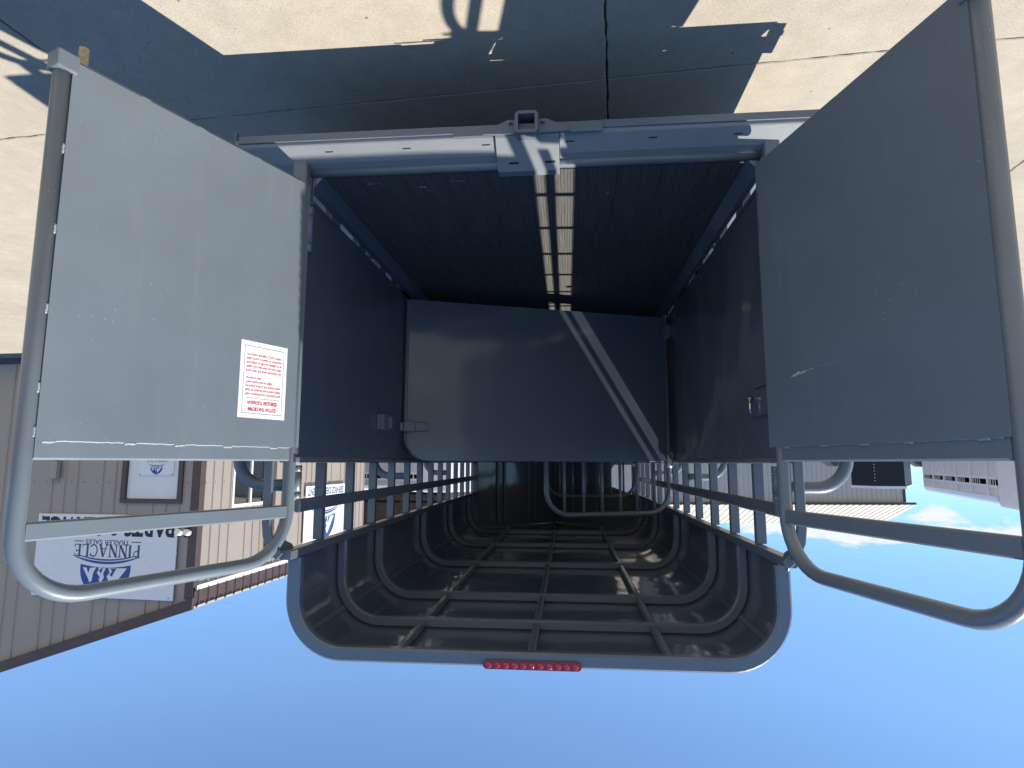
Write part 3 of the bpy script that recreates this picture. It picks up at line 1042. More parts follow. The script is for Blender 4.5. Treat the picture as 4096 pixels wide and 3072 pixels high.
# red marker light on the rear arch
lz, ly = 1.974, -0.0085
cap2 = lambda hw, r: [(hw - r + x, z) for x, z in arc(0, 0, r, -90, 90, 8)] + [(-(hw - r) - x, z) for x, z in arc(0, 0, r, 90, -90, 8)][0:]
hb = MB(OFF)
hw_, rr_ = 0.186, 0.0165
poly = [(hw_ - rr_ + x, z) for x, z in arc(0, 0, rr_, -90, 90, 8)] + [(-(hw_ - rr_) + x, z) for x, z in arc(0, 0, rr_, 90, 270, 8)]
hb.prism([(x - 0.008, z + lz) for x, z in poly], 'y', ly, ly - 0.012)
light_ = tp('marker_light', hb, 'lens', recalc=True, bevel=0.004)
for i in range(11):
    bx = -0.008 + (i - 5) * 0.0325
    bm_ = MB(OFF)
    seg, ring = 10, 4
    vs, fs = [], []
    for r_ in range(ring):
        ph = PI / 2 * r_ / ring
        for k in range(seg):
            th = 2 * PI * k / seg
            vs.append((bx + 0.0128 * math.cos(ph) * math.cos(th), ly - 0.0121 - 0.0085 * math.sin(ph), lz + 0.0128 * math.cos(ph) * math.sin(th)))
    vs.append((bx, ly - 0.0206, lz))
    for r_ in range(ring - 1):
        for k in range(seg):
            fs.append((r_ * seg + k, r_ * seg + (k + 1) % seg, (r_ + 1) * seg + (k + 1) % seg, (r_ + 1) * seg + k))
    for k in range(seg):
        fs.append(((ring - 1) * seg + k, (ring - 1) * seg + (k + 1) % seg, len(vs) - 1))
    bm_.add(vs, fs, True)
    tp('lens_bead', bm_, 'bead', light_, recalc=True)


# wheels and fenders outside the body
def wheel(parent, x, y, z, r=0.36, w=0.21, name='wheel', s=1):
    ty = MB()
    prof = [(r * 0.58, -w / 2 + 0.01), (r * 0.9, -w / 2), (r * 0.985, -w / 2 + 0.03), (r, -w / 4), (r, w / 4), (r * 0.985, w / 2 - 0.03), (r * 0.9, w / 2), (r * 0.58, w / 2 - 0.01)]
    seg = 32
    vs, fs = [], []
    for k in range(seg):
        t = 2 * PI * k / seg
        for (rr, xx) in prof:
            vs.append((xx, rr * math.cos(t), rr * math.sin(t)))
    m_ = len(prof)
    for k in range(seg):
        for j in range(m_ - 1):
            fs.append((k * m_ + j, k * m_ + j + 1, ((k + 1) % seg) * m_ + j + 1, ((k + 1) % seg) * m_ + j))
    ty.add(vs, fs, True)
    wo = link_mesh(name, ty, 'rubber', parent, recalc=True)
    wo.location = (x, y, z)
    rim = MB()
    rim.tube([(s * -w * 0.35, 0, 0), (s * w * 0.30, 0, 0)], r * 0.59, 24)
    rim.tube([(s * w * 0.30, 0, 0), (s * w * 0.42, 0, 0)], r * 0.2, 16)
    link_mesh('rim', rim, 'tr_white', wo)
    return wo


for s in (-1, 1):
    for y in (1.78, 2.66):
        wheel(T, s * 1.09, y, 0.36, s=s)
    f_ = MB()
    ys = [(1.28, 0.42), (1.34, 0.66), (1.48, 0.80), (2.96, 0.80), (3.10, 0.66), (3.16, 0.42)]
    outer = ys; inner = [(y + (0.008 if y < 2.2 else -0.008), z - 0.008) for y, z in ys]
    f_.prism(outer + inner[::-1], 'x', s * 0.97, s * 1.215)
    tp('fender', f_, 'tube', recalc=True)
tp('axle', MB().tube([(-1.05, 1.78, 0.36), (1.05, 1.78, 0.36)], 0.035, 10))
tp('axle', MB().tube([(-1.05, 2.66, 0.36), (1.05, 2.66, 0.36)], 0.035, 10))
tg = MB(OFF)
tg.bar([(-0.8, YF + 0.1, -0.12), (0, 7.0, -0.12)], 0.06, 0.1, (0, 0, 1), 0.005)
tg.bar([(0.8, YF + 0.1, -0.12), (0, 7.0, -0.12)], 0.06, 0.1, (0, 0, 1), 0.005)
tg.tube([(0, 6.9, -0.5), (0, 6.9, 0.3)], 0.035, 12)
tp('drawbar', tg)

# ------------------------------------------------------------------ service building (local x along the shaded gable wall, y back along the sunlit side)
BC = Vector((5.459, 6.558, 0))
B = tag(empty('service_building', BC, SITE), 'tan ribbed metal workshop building with brown trim beyond the sunlit door', 'building')
EV, EZ, SL = -0.03, 3.86, 0.33        # eave edge (x), height there, roof slope
RIDGE = 7.0
BW, BD = 14.0, 6.3
roof_z = lambda x: EZ + SL * (x - EV) if x <= RIDGE else EZ + SL * (2 * RIDGE - EV - x)


def rib_profile(x0, x1, step=0.228, start=0.0):
    """offsets of ribbed sheet between x0 and x1: list of (x, proud)"""
    pts = [(x0, 0.0)]
    k = math.ceil((x0 - start - 0.02) / step)
    while True:
        c = start + k * step + 0.10
        if c + 0.022 > x1:
            break
        if c - 0.022 > x0:
            pts += [(c - 0.020, 0.0), (c - 0.011, 0.018), (c + 0.011, 0.018), (c + 0.020, 0.0)]
        k += 1
    pts.append((x1, 0.0))
    return pts


def siding_sheet(parent, plane, x0, x1, zb, ztop, holes=()):
    """plane 'S': x along, facing -y at y=0; plane 'W': y along, facing -x at x=0. holes: (a0,a1,z0,z1)"""
    mb = MB()
    P = rib_profile(x0, x1)
    cuts = set(p[0] for p in P)
    for h in holes:
        for c in (h[0], h[1]):
            if x0 < c < x1:
                cuts.add(c)
    xs = sorted(cuts)

    def prd(x):
        for (a, pa), (b, pb_) in zip(P[:-1], P[1:]):
            if a <= x <= b:
                return pa if b == a else pa + (pb_ - pa) * (x - a) / (b - a)
        return 0.0
    for a, b in zip(xs[:-1], xs[1:]):
        if b - a < 1e-6:
            continue
        mid = (a + b) / 2
        spans = [(zb, None)]
        for h in holes:
            if h[0] <= mid <= h[1]:
                spans = ([(zb, h[2])] if h[2] > zb + 0.01 else []) + [(h[3], None)]
        for z0, z1 in spans:
            za = ztop(a) if z1 is None else z1
            zb2 = ztop(b) if z1 is None else z1
            pa, pb_ = prd(a), prd(b)
            if plane == 'S':
                vs = [(a, -pa, z0), (b, -pb_, z0), (b, -pb_, zb2), (a, -pa, za)]
                mb.add(vs, [(0, 1, 2, 3)])
            else:
                vs = [(-pa, a, z0), (-pb_, b, z0), (-pb_, b, zb2), (-pa, a, za)]
                mb.add(vs, [(3, 2, 1, 0)])
    return link_mesh('siding_sheet', mb, 'siding', parent)


DOOR = (0.352, 1.262, 0.0, 2.285)
x = 0.06
while x < BW:
    x1 = min(x + 0.912, BW)
    siding_sheet(B, 'S', x, x1, 0.10, lambda q: roof_z(q) - 0.06, [DOOR])
    x = x1
WIN = (0.80, 1.84, 0.9, 2.46)
y = 0.06
while y < BD:
    y1 = min(y + 0.912, BD)
    siding_sheet(B, 'W', y, y1, 0.10, lambda q: 3.60, [WIN])
    y = y1
core = MB()
core.prism([(0.02, 0.09), (BW, 0.09), (BW, roof_z(BW) - 0.1), (RIDGE, roof_z(RIDGE) - 0.1), (0.02, roof_z(0.02) - 0.1)], 'y', BD - 0.02, BD)
core.box(BW - 0.02, BW, 0.02, BD - 0.02, 0.09, roof_z(BW) - 0.1)
link_mesh('back_walls', core, 'siding', B, recalc=True)
link_mesh('base_trim', MB().box(-0.022, BW, -0.024, 0.015, 0.0, 0.10), 'base_trim', B)
link_mesh('base_trim', MB().box(-0.022, 0.015, 0.016, BD, 0.0, 0.10), 'base_trim', B)
ct = MB()
ct.box(-0.024, 0.115, -0.026, -0.0185, 0.10, 3.75)
ct.box(-0.026, -0.0185, -0.026, 0.10, 0.10, 3.58)
link_mesh('corner_trim', ct, 'brown', B)
link_mesh('eave_trim', MB().box(-0.03, 0.01, 0.06, BD, 3.56, 3.63), 'frame_white', B)
# roof: ribbed sheets, each 0.9 m, ribs run up the slope
ry = -0.026
first_r = None
while ry < BD + 0.2:
    mb = MB()
    w = 0.914
    for side in (0, 1):
        xa, xb = (EV - 0.03, RIDGE) if side == 0 else (RIDGE, 2 * RIDGE - EV + 0.03)
        P = [(0, 0)]
        for k in range(4):
            c = 0.06 + 0.228 * k
            P += [(c - 0.03, 0), (c - 0.015, 0.03), (c + 0.015, 0.03), (c + 0.03, 0)]
        P += [(w, 0)]
        za, zb_ = roof_z(xa) if side == 0 else roof_z(RIDGE), roof_z(RIDGE) if side == 0 else roof_z(xb)
        n = len(P)
        mb.add([(xa, p[0], za + p[1]) for p in P] + [(xb, p[0], zb_ + p[1]) for p in P], [(i, n + i, n + i + 1, i + 1) for i in range(n - 1)])
        mb.add([(xa, p[0], za + p[1] - 0.006) for p in P] + [(xb, p[0], zb_ + p[1] - 0.006) for p in P], [(i + 1, n + i + 1, n + i, i) for i in range(n - 1)])
        if side == 0:
            mb.add([(xa, p[0], za + p[1]) for p in P] + [(xa, p[0], za + p[1] - 0.006) for p in P], [(i, i + 1, n + i + 1, n + i) for i in range(n - 1)])
    if first_r is None:
        first_r = link_mesh('roof_sheet', mb, 'roof_tan', B)
        ro = first_r
    else:
        ro = bpy.data.objects.new('roof_sheet', first_r.data)
        COL.objects.link(ro); ro.parent = B
    ro.location = (0, ry, 0)
    ry += w
# ribbed brown fascia over the sunlit wall and rake boards on the gable
fz = MB()
P = rib_profile(0.0, BD)
n = len(P)
fz.add([(-0.034 - p[1], p[0], 3.632) for p in P] + [(-0.034 - p[1], p[0], 3.85) for p in P], [(n + i, n + i + 1, i + 1, i) for i in range(n - 1)])
fz.box(-0.032, -0.002, 0.0, BD, 3.632, 3.85)
link_mesh('fascia', fz, 'brown', B)
for side in (0, 1):
    xa, xb = (EV - 0.03, RIDGE) if side == 0 else (RIDGE, 2 * RIDGE - EV)
    rk = MB()
    za, zb_ = roof_z(xa), roof_z(xb)
    rk.prism([(xa, za - 0.13), (xb, zb_ - 0.13), (xb, zb_ + 0.035), (xa, za + 0.035)], 'y', -0.075, -0.028)
    link_mesh('rake_board', rk, 'brown', B, recalc=True)
# door in the shaded wall
dr = MB().box(DOOR[0] + 0.004, DOOR[1] - 0.004, 0.012, 0.05, 0.02, DOOR[3] - 0.004)
do = link_mesh('door', dr, 'door_white', B, bevel=0.004)
fm = MB()
fm.box(DOOR[0] - 0.075, DOOR[0], -0.035, 0.06, 0.0, DOOR[3] + 0.06)
fm.box(DOOR[1], DOOR[1] + 0.075, -0.035, 0.06, 0.0, DOOR[3] + 0.06)
fm.box(DOOR[0], DOOR[1], -0.035, 0.06, DOOR[3], DOOR[3] + 0.06)
link_mesh('frame', fm, 'brown', do)
hn = MB().tube([(DOOR[0] + 0.09, 0.01, 1.0), (DOOR[0] + 0.09, -0.05, 1.0)], 0.012, 10)
hn.tube([(DOOR[0] + 0.09, -0.05, 1.0), (DOOR[0] + 0.2, -0.05, 1.0)], 0.01, 10)
link_mesh('handle', hn, 'chrome', do)
# window in the sunlit wall
wf = MB()
for a in ((WIN[0], WIN[0] + 0.05, WIN[2], WIN[3]), (WIN[1] - 0.05, WIN[1], WIN[2], WIN[3]), (WIN[0] + 0.05, WIN[1] - 0.05, WIN[3] - 0.05, WIN[3]),
          (WIN[0] + 0.05, WIN[1] - 0.05, WIN[2], WIN[2] + 0.05), (1.30, 1.35, WIN[2] + 0.05, WIN[3] - 0.05)):
    wf.box(-0.03, 0.05, a[0] + 0.001, a[1] - 0.001, a[2], a[3])
wo = link_mesh('window', wf, 'frame_white', B)
for a0, a1 in ((0.85, 1.30), (1.35, 1.79)):
    link_mesh('pane', MB().box(0.004, 0.010, a0, a1, WIN[2] + 0.05, WIN[3] - 0.05), 'glass', wo)
# brown downpipe beside the window
dp = MB()
dp.box(-0.11, -0.022, 1.88, 1.98, 0.1, 3.28)
dp.box(-0.14, -0.022, 1.85, 2.01, 3.28, 3.42)
link_mesh('downpipe', dp, 'brown', B)
# screws along the girts
sw = MB()
for k in range(60):
    for z in (2.03, 3.30):
        xx = 0.06 + 0.228 * k + 0.145
        if xx < BW - 0.1 and not (DOOR[0] - 0.1 < xx < DOOR[1] + 0.1 and z < 2.4) and z < roof_z(xx) - 0.2:
            sw.box(xx - 0.009, xx + 0.009, -0.006, 0.0, z - 0.009, z + 0.009)
for k in range(27):
    for z in (2.03,):
        yy_ = 0.145 + 0.228 * k
        if not (WIN[0] - 0.1 < yy_ < WIN[1] + 0.1):
            sw.box(-0.006, 0.0, yy_ - 0.009, yy_ + 0.009, z - 0.009, z + 0.009)
tag(link_mesh('screw_heads', sw, 'screw', B), kind='stuff')


def world_b(x, y, z):
    return BC + su * x + sv * y + Vector((0, 0, z))


# floodlight on the corner and a small box on the wall
fl = tag(link_mesh('floodlight', MB().box(0.10, 0.16, -0.075, -0.027, 2.70, 2.84), 'tr_dark', None, bevel=0.01), 'small twin security floodlight on the brown building corner beside the sign', 'light')
fl.location = BC; fl.rotation_euler = (0, 0, SITE)
for xx in (0.06, 0.20):
    hm = MB(); hm.tube([(xx, -0.09, 2.77), (xx, -0.17, 2.75)], 0.045, 14)
    link_mesh('lamp_head', hm, 'frame_white', fl)
bx_ = tag(link_mesh('wall_box', MB().box(2.46, 2.58, -0.10, -0.02, 1.70, 1.98), 'siding', None, bevel=0.01), 'small tan utility box screwed to the shaded wall right of the door', 'utility box')
bx_.location = BC; bx_.rotation_euler = (0, 0, SITE)
link_mesh('conduit', MB().tube([(2.52, -0.05, 1.70), (2.52, -0.05, 0.1)], 0.018, 8), 'siding', bx_)


# ---- signs
def strokes(mb, segs, ox, oz, sx, sz, place):
    """segs: list of (polyline, width) in unit box"""
    for pl, w in segs:
        n = len(pl)
        L_, R_ = [], []
        for i, p in enumerate(pl):
            a = pl[max(0, i - 1)]; b = pl[min(n - 1, i + 1)]
            dx, dy = (b[0] - a[0]) * sx, (b[1] - a[1]) * sz
            l = math.hypot(dx, dy) or 1
            nx, ny = -dy / l * w / 2 * sz, dx / l * w / 2 * sz
            L_.append((ox + p[0] * sx + nx, oz + p[1] * sz + ny)); R_.append((ox + p[0] * sx - nx, oz + p[1] * sz - ny))
        vs = [place(*p) for p in L_ + R_]
        mb.add(vs, [(i, n + i, n + i + 1, i + 1) for i in range(n - 1)])


TH, TN, SF = 0.19, 0.09, 0.075
LET = {
    'P': ([([(.22, 0), (.22, 1)], TH), ([(.05, .03), (.40, .03)], SF), ([(.05, .97), (.22, .97)], SF), ([(.22, .97), (.60, .95), (.80, .85), (.85, .72), (.78, .58), (.58, .49), (.22, .47)], 0.085)], 0.92),
    'I': ([([(.5, 0), (.5, 1)], TH), ([(.25, .03), (.75, .03)], SF), ([(.25, .97), (.75, .97)], SF)], 0.52),
    'N': ([([(.16, 0), (.16, 1)], TN), ([(.16, 1), (.84, 0)], TH), ([(.84, 0), (.84, 1)], TN), ([(.02, .03), (.32, .03)], SF), ([(.0, .97), (.20, .97)], SF), ([(.68, .97), (.99, .97)], SF)], 1.12),
    'A': ([([(.12, 0), (.50, 1)], TN), ([(.50, 1), (.86, 0)], TH), ([(.26, .34), (.74, .34)], SF), ([(.0, .03), (.26, .03)], SF), ([(.70, .03), (1.0, .03)], SF)], 1.12),
    'C': ([([(.90, .80), (.76, .92), (.56, .98), (.36, .93), (.20, .78), (.13, .5), (.20, .22), (.36, .07), (.56, .02), (.76, .08), (.92, .22)], 0.115), ([(.90, .70), (.90, .97)], SF)], 1.05),
    'L': ([([(.24, 0), (.24, 1)], TH), ([(.05, .03), (.90, .03)], SF), ([(.05, .97), (.44, .97)], SF), ([(.90, .0), (.90, .24)], SF)], 0.92),
    'E': ([([(.24, 0), (.24, 1)], TH), ([(.05, .03), (.90, .03)], SF), ([(.05, .97), (.86, .97)], SF), ([(.24, .52), (.68, .52)], SF), ([(.90, .0), (.90, .24)], SF), ([(.86, .76), (.86, 1.0)], SF), ([(.68, .40), (.68, .64)], SF)], 0.92),
}


def serif_word(mb, word, x0, x1, z0, h, place):
    tot = sum(LET[c][1] for c in word)
    k = (x1 - x0) / tot
    x = x0
    for c in word:
        segs, adv = LET[c]
        strokes(mb, segs, x + 0.02 * k, z0, adv * k * 0.94, h, place)
        x += adv * k


def emblem(mb, cx, zb, R_, place, blue, white):
    """domed blue mountain badge standing on a double swoosh. place(x,z,layer)"""
    mb.cur = blue
    d = [(cx + R_ * math.cos(math.radians(t)), zb + R_ * math.sin(math.radians(t))) for t in range(-6, 187, 6)]
    base = [(cx - R_ * (1 - 2 * i / 10), zb - 0.10 * R_ + 0.10 * R_ * math.sin(PI * i / 10)) for i in range(11)]
    poly = d + base
    tri = tessellate_polygon([[Vector((p[0], p[1], 0)) for p in poly]])
    mb.add([place(p[0], p[1], 1) for p in poly], tri)

    def shp(pts, layer):
        tri = tessellate_polygon([[Vector((p[0], p[1], 0)) for p in pts]])
        mb.add([place(cx + p[0] * R_, zb + p[1] * R_, layer) for p in pts], tri)
    mb.cur = white
    shp([(-.86, .0), (-.22, .80), (-.06, .56), (-.16, .42), (-.08, .30), (-.20, .16), (-.12, .02)], 2)
    shp([(-.02, .02), (.06, .20), (.02, .34), (.14, .52), (.22, .42), (.18, .32), (.32, .18), (.24, .08), (.28, .0)], 2)
    shp([(.36, .0), (.46, .18), (.50, .46), (.58, .52), (.66, .36), (.90, .0), (.74, .02), (.66, .20), (.60, .02)], 2)
    mb.cur = blue
    shp([(-.46, .02), (-.36, .16), (-.30, .30), (-.20, .24), (-.28, .12), (-.22, .03)], 3)
    shp([(.08, .03), (.12, .14), (.18, .20), (.22, .10), (.16, .02)], 3)
    # double swoosh arching under the badge
    for (hw, hgt, zo, w) in ((1.36, .24, -.40, .040), (1.30, .20, -.46, .026)):
        n = 18
        a = []
        for i in range(n + 1):
            t = -1 + 2 * i / n
            a.append((cx + hw * R_ * t, zb + (zo + hgt * (1 - t * t)) * R_, w * R_ * (1.05 - abs(t) ** 3)))
        vs = [place(p[0], p[1] + p[2], 2) for p in a] + [place(p[0], p[1] - p[2], 2) for p in a]
        mb.add(vs, [(i, n + 1 + i, n + 2 + i, i + 1) for i in range(n)])


def pinnacle_sign(name, label, cat, rightv, origin, w, h, cx, emb_z, emb_r, word_z, word_h, word_w, ts_z, extra=None, group=None):
    """board with its foot-left corner at origin; rightv = reading direction"""
    r = Vector(rightv); up = Vector((0, 0, 1)); nrm = r.cross(up)     # towards the reader
    o0 = Vector(origin)
    mb = MB()
    th = 0.012
    c = [o0, o0 + r * w, o0 + r * w + up * h, o0 + up * h]
    mb.add([p + nrm * th for p in c] + [p for p in c], [(0, 1, 2, 3), (7, 6, 5, 4), (0, 4, 5, 1), (1, 5, 6, 2), (2, 6, 7, 3), (3, 7, 4, 0)])
    so = tag(link_mesh(name, mb, 'sign_white', None, recalc=True), label, cat, group)
    pl = lambda x, z, layer=1: o0 + r * x + up * z + nrm * (th + 0.0012 * layer)
    eb = MB()
    emblem(eb, cx, emb_z, emb_r, pl, 0, 1)
    link_mesh('emblem', eb, ['blue_ink', 'sign_white'], so)
    wd = MB()
    serif_word(wd, 'PINNACLE', cx - word_w / 2, cx + word_w / 2, word_z, word_h, lambda x, z: pl(x, z, 1))
    link_mesh('name_lettering', wd, 'grey_ink', so)
    if ts_z is not None:
        t = MB()
        put_text(t, text_polys('TRAILER SALES', 0.085 * word_w, 0.0012, width=word_w * 0.66), pl(cx - word_w * 0.33, ts_z), r)
        for sgn in (-1, 1):
            xa, xb = sorted((cx + sgn * word_w * 0.36, cx + sgn * word_w * 0.5))
            t.add([pl(xa, ts_z + 0.018), pl(xb, ts_z + 0.018), pl(xb, ts_z + 0.032), pl(xa, ts_z + 0.032)], [(0, 1, 2, 3)])
        link_mesh('tagline_lettering', t, 'grey_ink', so)
    if extra:
        for body, xx, zz, size, width, bold, nm in extra:
            t = MB()
            put_text(t, text_polys(body, size, bold, width=width), pl(xx, zz), r)
            link_mesh(nm, t, 'black_ink', so)
    sc = MB()
    for fx, fz in ((0.03, 0.03), (0.97, 0.03), (0.03, 0.97), (0.97, 0.97), (0.5, 0.03), (0.5, 0.97)):
        p = pl(w * fx, h * fz, 0)
        sc.tube([p, p + nrm * 0.005], 0.010, 8)
    link_mesh('screws', sc, 'screw', so)
    return so


pinnacle_sign('parts_sign', 'large white parts and service sign on the shaded wall', 'sign', su, world_b(0.285, -0.034, 2.525), 2.465, 1.25,
              1.19, 0.80, 0.44, 0.455, 0.185, 1.17, 0.385, [('PARTS & SERVICE', 0.05, 0.055, 0.38, 2.35, 0.012, 'service_lettering')])
pinnacle_sign('door_sign', 'small white logo sign fixed on the white workshop door', 'sign', su, world_b(0.46, 0.0115, 1.48), 0.60, 0.44,
              0.30, 0.315, 0.105, 0.185, 0.05, 0.36, 0.14)
# service department sign and the second logo sign on the sunlit wall
r_w = -sv
sd = MB()
o0 = world_b(-0.034, 5.06, 2.20); up = Vector((0, 0, 1)); nr_ = r_w.cross(up)
c = [o0, o0 + r_w * 1.83, o0 + r_w * 1.83 + up * 0.255, o0 + up * 0.255]
sd.add([p + nr_ * 0.012 for p in c] + [p for p in c], [(0, 1, 2, 3), (7, 6, 5, 4), (0, 4, 5, 1), (1, 5, 6, 2), (2, 6, 7, 3), (3, 7, 4, 0)])
sdo = tag(link_mesh('service_sign', sd, 'sign_white', None, recalc=True), 'narrow white service department sign on the sunlit wall', 'sign')
t = MB()
put_text(t, text_polys('SERVICE DEPARTMENT', 0.2, 0.004, width=1.68), o0 + r_w * 0.07 + up * 0.06 + nr_ * 0.0135, r_w)
link_mesh('lettering', t, 'grey_ink', sdo)
pinnacle_sign('logo_sign', 'white mountain logo sign above the service department sign', 'sign', r_w, world_b(-0.034, 5.06, 2.52), 1.87, 0.86,
              0.93, 0.36, 0.47, 0.045, 0.10, 1.2, None)


# ------------------------------------------------------------------ things beyond
def bg_stock_trailer(name, label, loc, rz, L=7.0, H=2.5, Wd=2.1, mat='tr_white', nose=1.6, group=None):
    """length along local x from rear (0) to nose (L)"""
    r = tag(empty(name, loc, rz), label, 'trailer', group or 'parked livestock trailers')
    z0, z1, zr = 0.55, 1.72, H
    hw = Wd / 2
    lo = MB()
    for s in (-1, 1):
        lo.box(0.0, L - nose, s * (hw - 0.02), s * (hw - 0.012), z0, 2.02)
    link_mesh('lower_sheet', lo, 'tr_alu', r)
    up_ = MB()
    for s in (-1, 1):
        up_.box(0.0, L - nose, s * (hw - 0.02), s * (hw - 0.012), 2.20, zr - 0.15)
    link_mesh('upper_sheet', up_, 'tr_alu', r)
    for s in (-1, 1):
        for k in range(int((L - nose) / 1.3) + 1):
            xx = min(k * 1.3, L - nose)
            link_mesh('post', MB().box(xx - 0.045, xx + 0.045, s * (hw - 0.012), s * (hw + 0.035), z0 - 0.05, zr - 0.16), mat, r)
        for z in (1.10, 1.58, 2.02, 2.20):
            link_mesh('rail', MB().box(0, L - nose, s * (hw - 0.011), s * (hw + 0.012), z - 0.03, z + 0.03), mat, r)
    link_mesh('tailgate', MB().box(-0.03, -0.005, -hw + 0.02, hw - 0.02, z0, zr - 0.19), 'tr_alu', r)
    link_mesh('shade_slab', MB().box(0.05, L - nose - 0.05, -0.05, 0.05, z0, zr - 0.2), 'inside', r)  # dark slab added so the open band reads as shaded inside
    for k in range(int((L - nose) / 0.16)):
        if k % 8 < 5:
            for s in (-1, 1):
                link_mesh('slat', MB().box(k * 0.16, k * 0.16 + 0.03, s * (hw - 0.02), s * (hw - 0.012), 2.0495, 2.1695), mat, r)
    rf = MB()
    cs = [(-hw - 0.03, zr - 0.2)] + [(-hw + 0.14 + 0.17 * math.cos(math.radians(t)), zr - 0.17 + 0.17 * math.sin(math.radians(t))) for t in (180, 150, 120, 90)] \
        + [(hw - 0.14 + 0.17 * math.cos(math.radians(t)), zr - 0.17 + 0.17 * math.sin(math.radians(t))) for t in (90, 60, 30, 0)] + [(hw + 0.03, zr - 0.2)]
    rf.prism(cs, 'x', -0.03, L - nose + 0.02)
    link_mesh('roof', rf, mat, r, recalc=True)
    ns = MB()
    ns.prism([(L - nose + 0.021, -hw - 0.01), (L - 0.7, -hw - 0.01), (L, -0.35), (L, 0.35), (L - 0.7, hw + 0.01), (L - nose + 0.021, hw + 0.01)], 'z', z0 - 0.05, zr)
    link_mesh('nose', ns, mat, r, recalc=True, bevel=0.05)
    link_mesh('chassis', MB().box(0, L, -hw + 0.1, hw - 0.1, 0.38, 0.5), 'tr_alu', r)
    link_mesh('floor', MB().box(0.01, L - nose, -hw + 0.02, hw - 0.02, 0.501, 0.549), 'timber', r)
    for s in (-1, 1):
        for xx in (L * 0.42, L * 0.42 + 0.85):
            w_ = wheel(r, 0, 0, 0, name='wheel', s=s)
            w_.rotation_euler = (0, 0, PI / 2)
            w_.location = (xx, s * (hw - 0.08), 0.36)
        fd = MB()
        fd.prism([(L * 0.42 - 0.5, 0.45), (L * 0.42 - 0.4, 0.78), (L * 0.42 + 1.25, 0.78), (L * 0.42 + 1.35, 0.45), (L * 0.42 + 1.33, 0.45), (L * 0.42 + 1.24, 0.76), (L * 0.42 - 0.39, 0.76), (L * 0.42 - 0.48, 0.45)], 'y', s * (hw + 0.04), s * (hw + 0.2))
        link_mesh('fender', fd, 'tr_alu', r, recalc=True)
    return r


# white trailer on the photographer's left: far end to near nose
pA, pB = Vector((-11.4, 18.1, 0)), Vector((-8.35, 9.0, 0))
dv = pB - pA
nw = Vector((dv.y, -dv.x, 0)).normalized() * (-1)
bt = bg_stock_trailer('livestock_trailer', 'white and aluminium livestock trailer parked beyond the shaded door', pA - Vector((dv.y, -dv.x, 0)).normalized() * (-1.05), math.atan2(dv.y, dv.x), L=dv.length + 2.2, H=2.60, nose=4.7)
bg_stock_trailer('livestock_trailer', 'white livestock trailer parked crosswise behind the workshop wall end', (9.6, 16.6, 0), PI + 0.1, L=7.2, H=2.55, nose=1.5)
bg_stock_trailer('livestock_trailer', 'white livestock trailer seen through the slats near the nose', (8.2, 25.5, 0), PI + 0.05, L=7.5, H=2.5, nose=1.5)

# black enclosed trailer
ct_ = tag(empty('cargo_trailer', (-12.9, 24.2, 0), 0.55), 'tall black enclosed cargo trailer with white roof edge', 'trailer')
cb = MB()
cb.prism([(-0.95, 0.0), (0.0, -0.55), (0.95, 0.0), (0.95, 3.6), (-0.95, 3.6)], 'z', 0.5, 2.62)
link_mesh('body', cb, 'tr_dark', ct_, recalc=True)
link_mesh('roof', MB().prism([(-1.0, 0.0), (0.0, -0.60), (1.0, 0.0), (1.0, 3.65), (-1.0, 3.65)], 'z', 2.621, 2.72), 'tr_white', ct_, recalc=True)
rv = MB()
for k in range(14):
    rv.box(0.02, 0.05, -0.545, -0.53, 0.7 + 0.13 * k, 0.73 + 0.13 * k)
link_mesh('rivets', rv, 'tr_white', ct_)
link_mesh('chassis', MB().box(-0.8, 0.8, 0.1, 3.5, 0.38, 0.499), 'tr_alu', ct_)
for s in (-1, 1):
    wheel(ct_, s * 0.9, 2.2, 0.36, s=s)

# long beige building
LB = tag(empty('sales_building', (-23.0, 41.8, 0), -0.0895), 'long beige building with pale ribbed roof in the distance', 'building')
LBW, LBD = 32.0, 7.0
k = 0
x = 0.0
while x < LBW - 0.01:
    mb = MB()
    x1 = x + 1.0
    P = [(x, 0)]
    for c in (x + 0.2, x + 0.533, x + 0.866):
        P += [(c - 0.035, 0), (c - 0.02, 0.04), (c + 0.02, 0.04), (c + 0.035, 0)]
    P.append((x1, 0))
    n = len(P)
    mb.add([(p[0], -p[1], 0.0) for p in P] + [(p[0], -p[1], 4.35) for p in P], [(i, i + 1, n + i + 1, n + i) for i in range(n - 1)])
    link_mesh('siding_sheet', mb, 'beige', LB)
    x = x1
link_mesh('core_wall', MB().box(0.0, LBW, 0.02, LBD, 0, 4.3), 'beige', LB)
link_mesh('eave_gutter', MB().box(-0.45, LBW + 0.4, -0.5, -0.38, 4.30, 4.45), 'brown', LB)
link_mesh('corner_trim', MB().box(-0.05, 0.12, -0.06, -0.045, 0, 4.3), 'brown', LB)
rfm = MB()
P = []
x = -0.5
while x < LBW + 0.5:
    P += [(x, 0), (x + 0.30, 0), (x + 0.33, 0.035), (x + 0.40, 0.035), (x + 0.43, 0)]
    x += 0.43
n = len(P)
rfm.add([(p[0], -0.5, 4.46 + p[1]) for p in P] + [(p[0], 3.6, 6.05 + p[1]) for p in P] + [(p[0], 7.6, 4.46 + p[1]) for p in P],
        [(i, n + i, n + i + 1, i + 1)[::-1] for i in range(n - 1)] + [(n + i, 2 * n + i, 2 * n + i + 1, n + i + 1)[::-1] for i in range(n - 1)])
link_mesh('roof', rfm, 'cream', LB)
link_mesh('gable', MB().prism([(0.02, 4.3), (LBD, 4.3), (3.6, 5.9)], 'x', 0.0, 0.1), 'beige', LB, recalc=True)


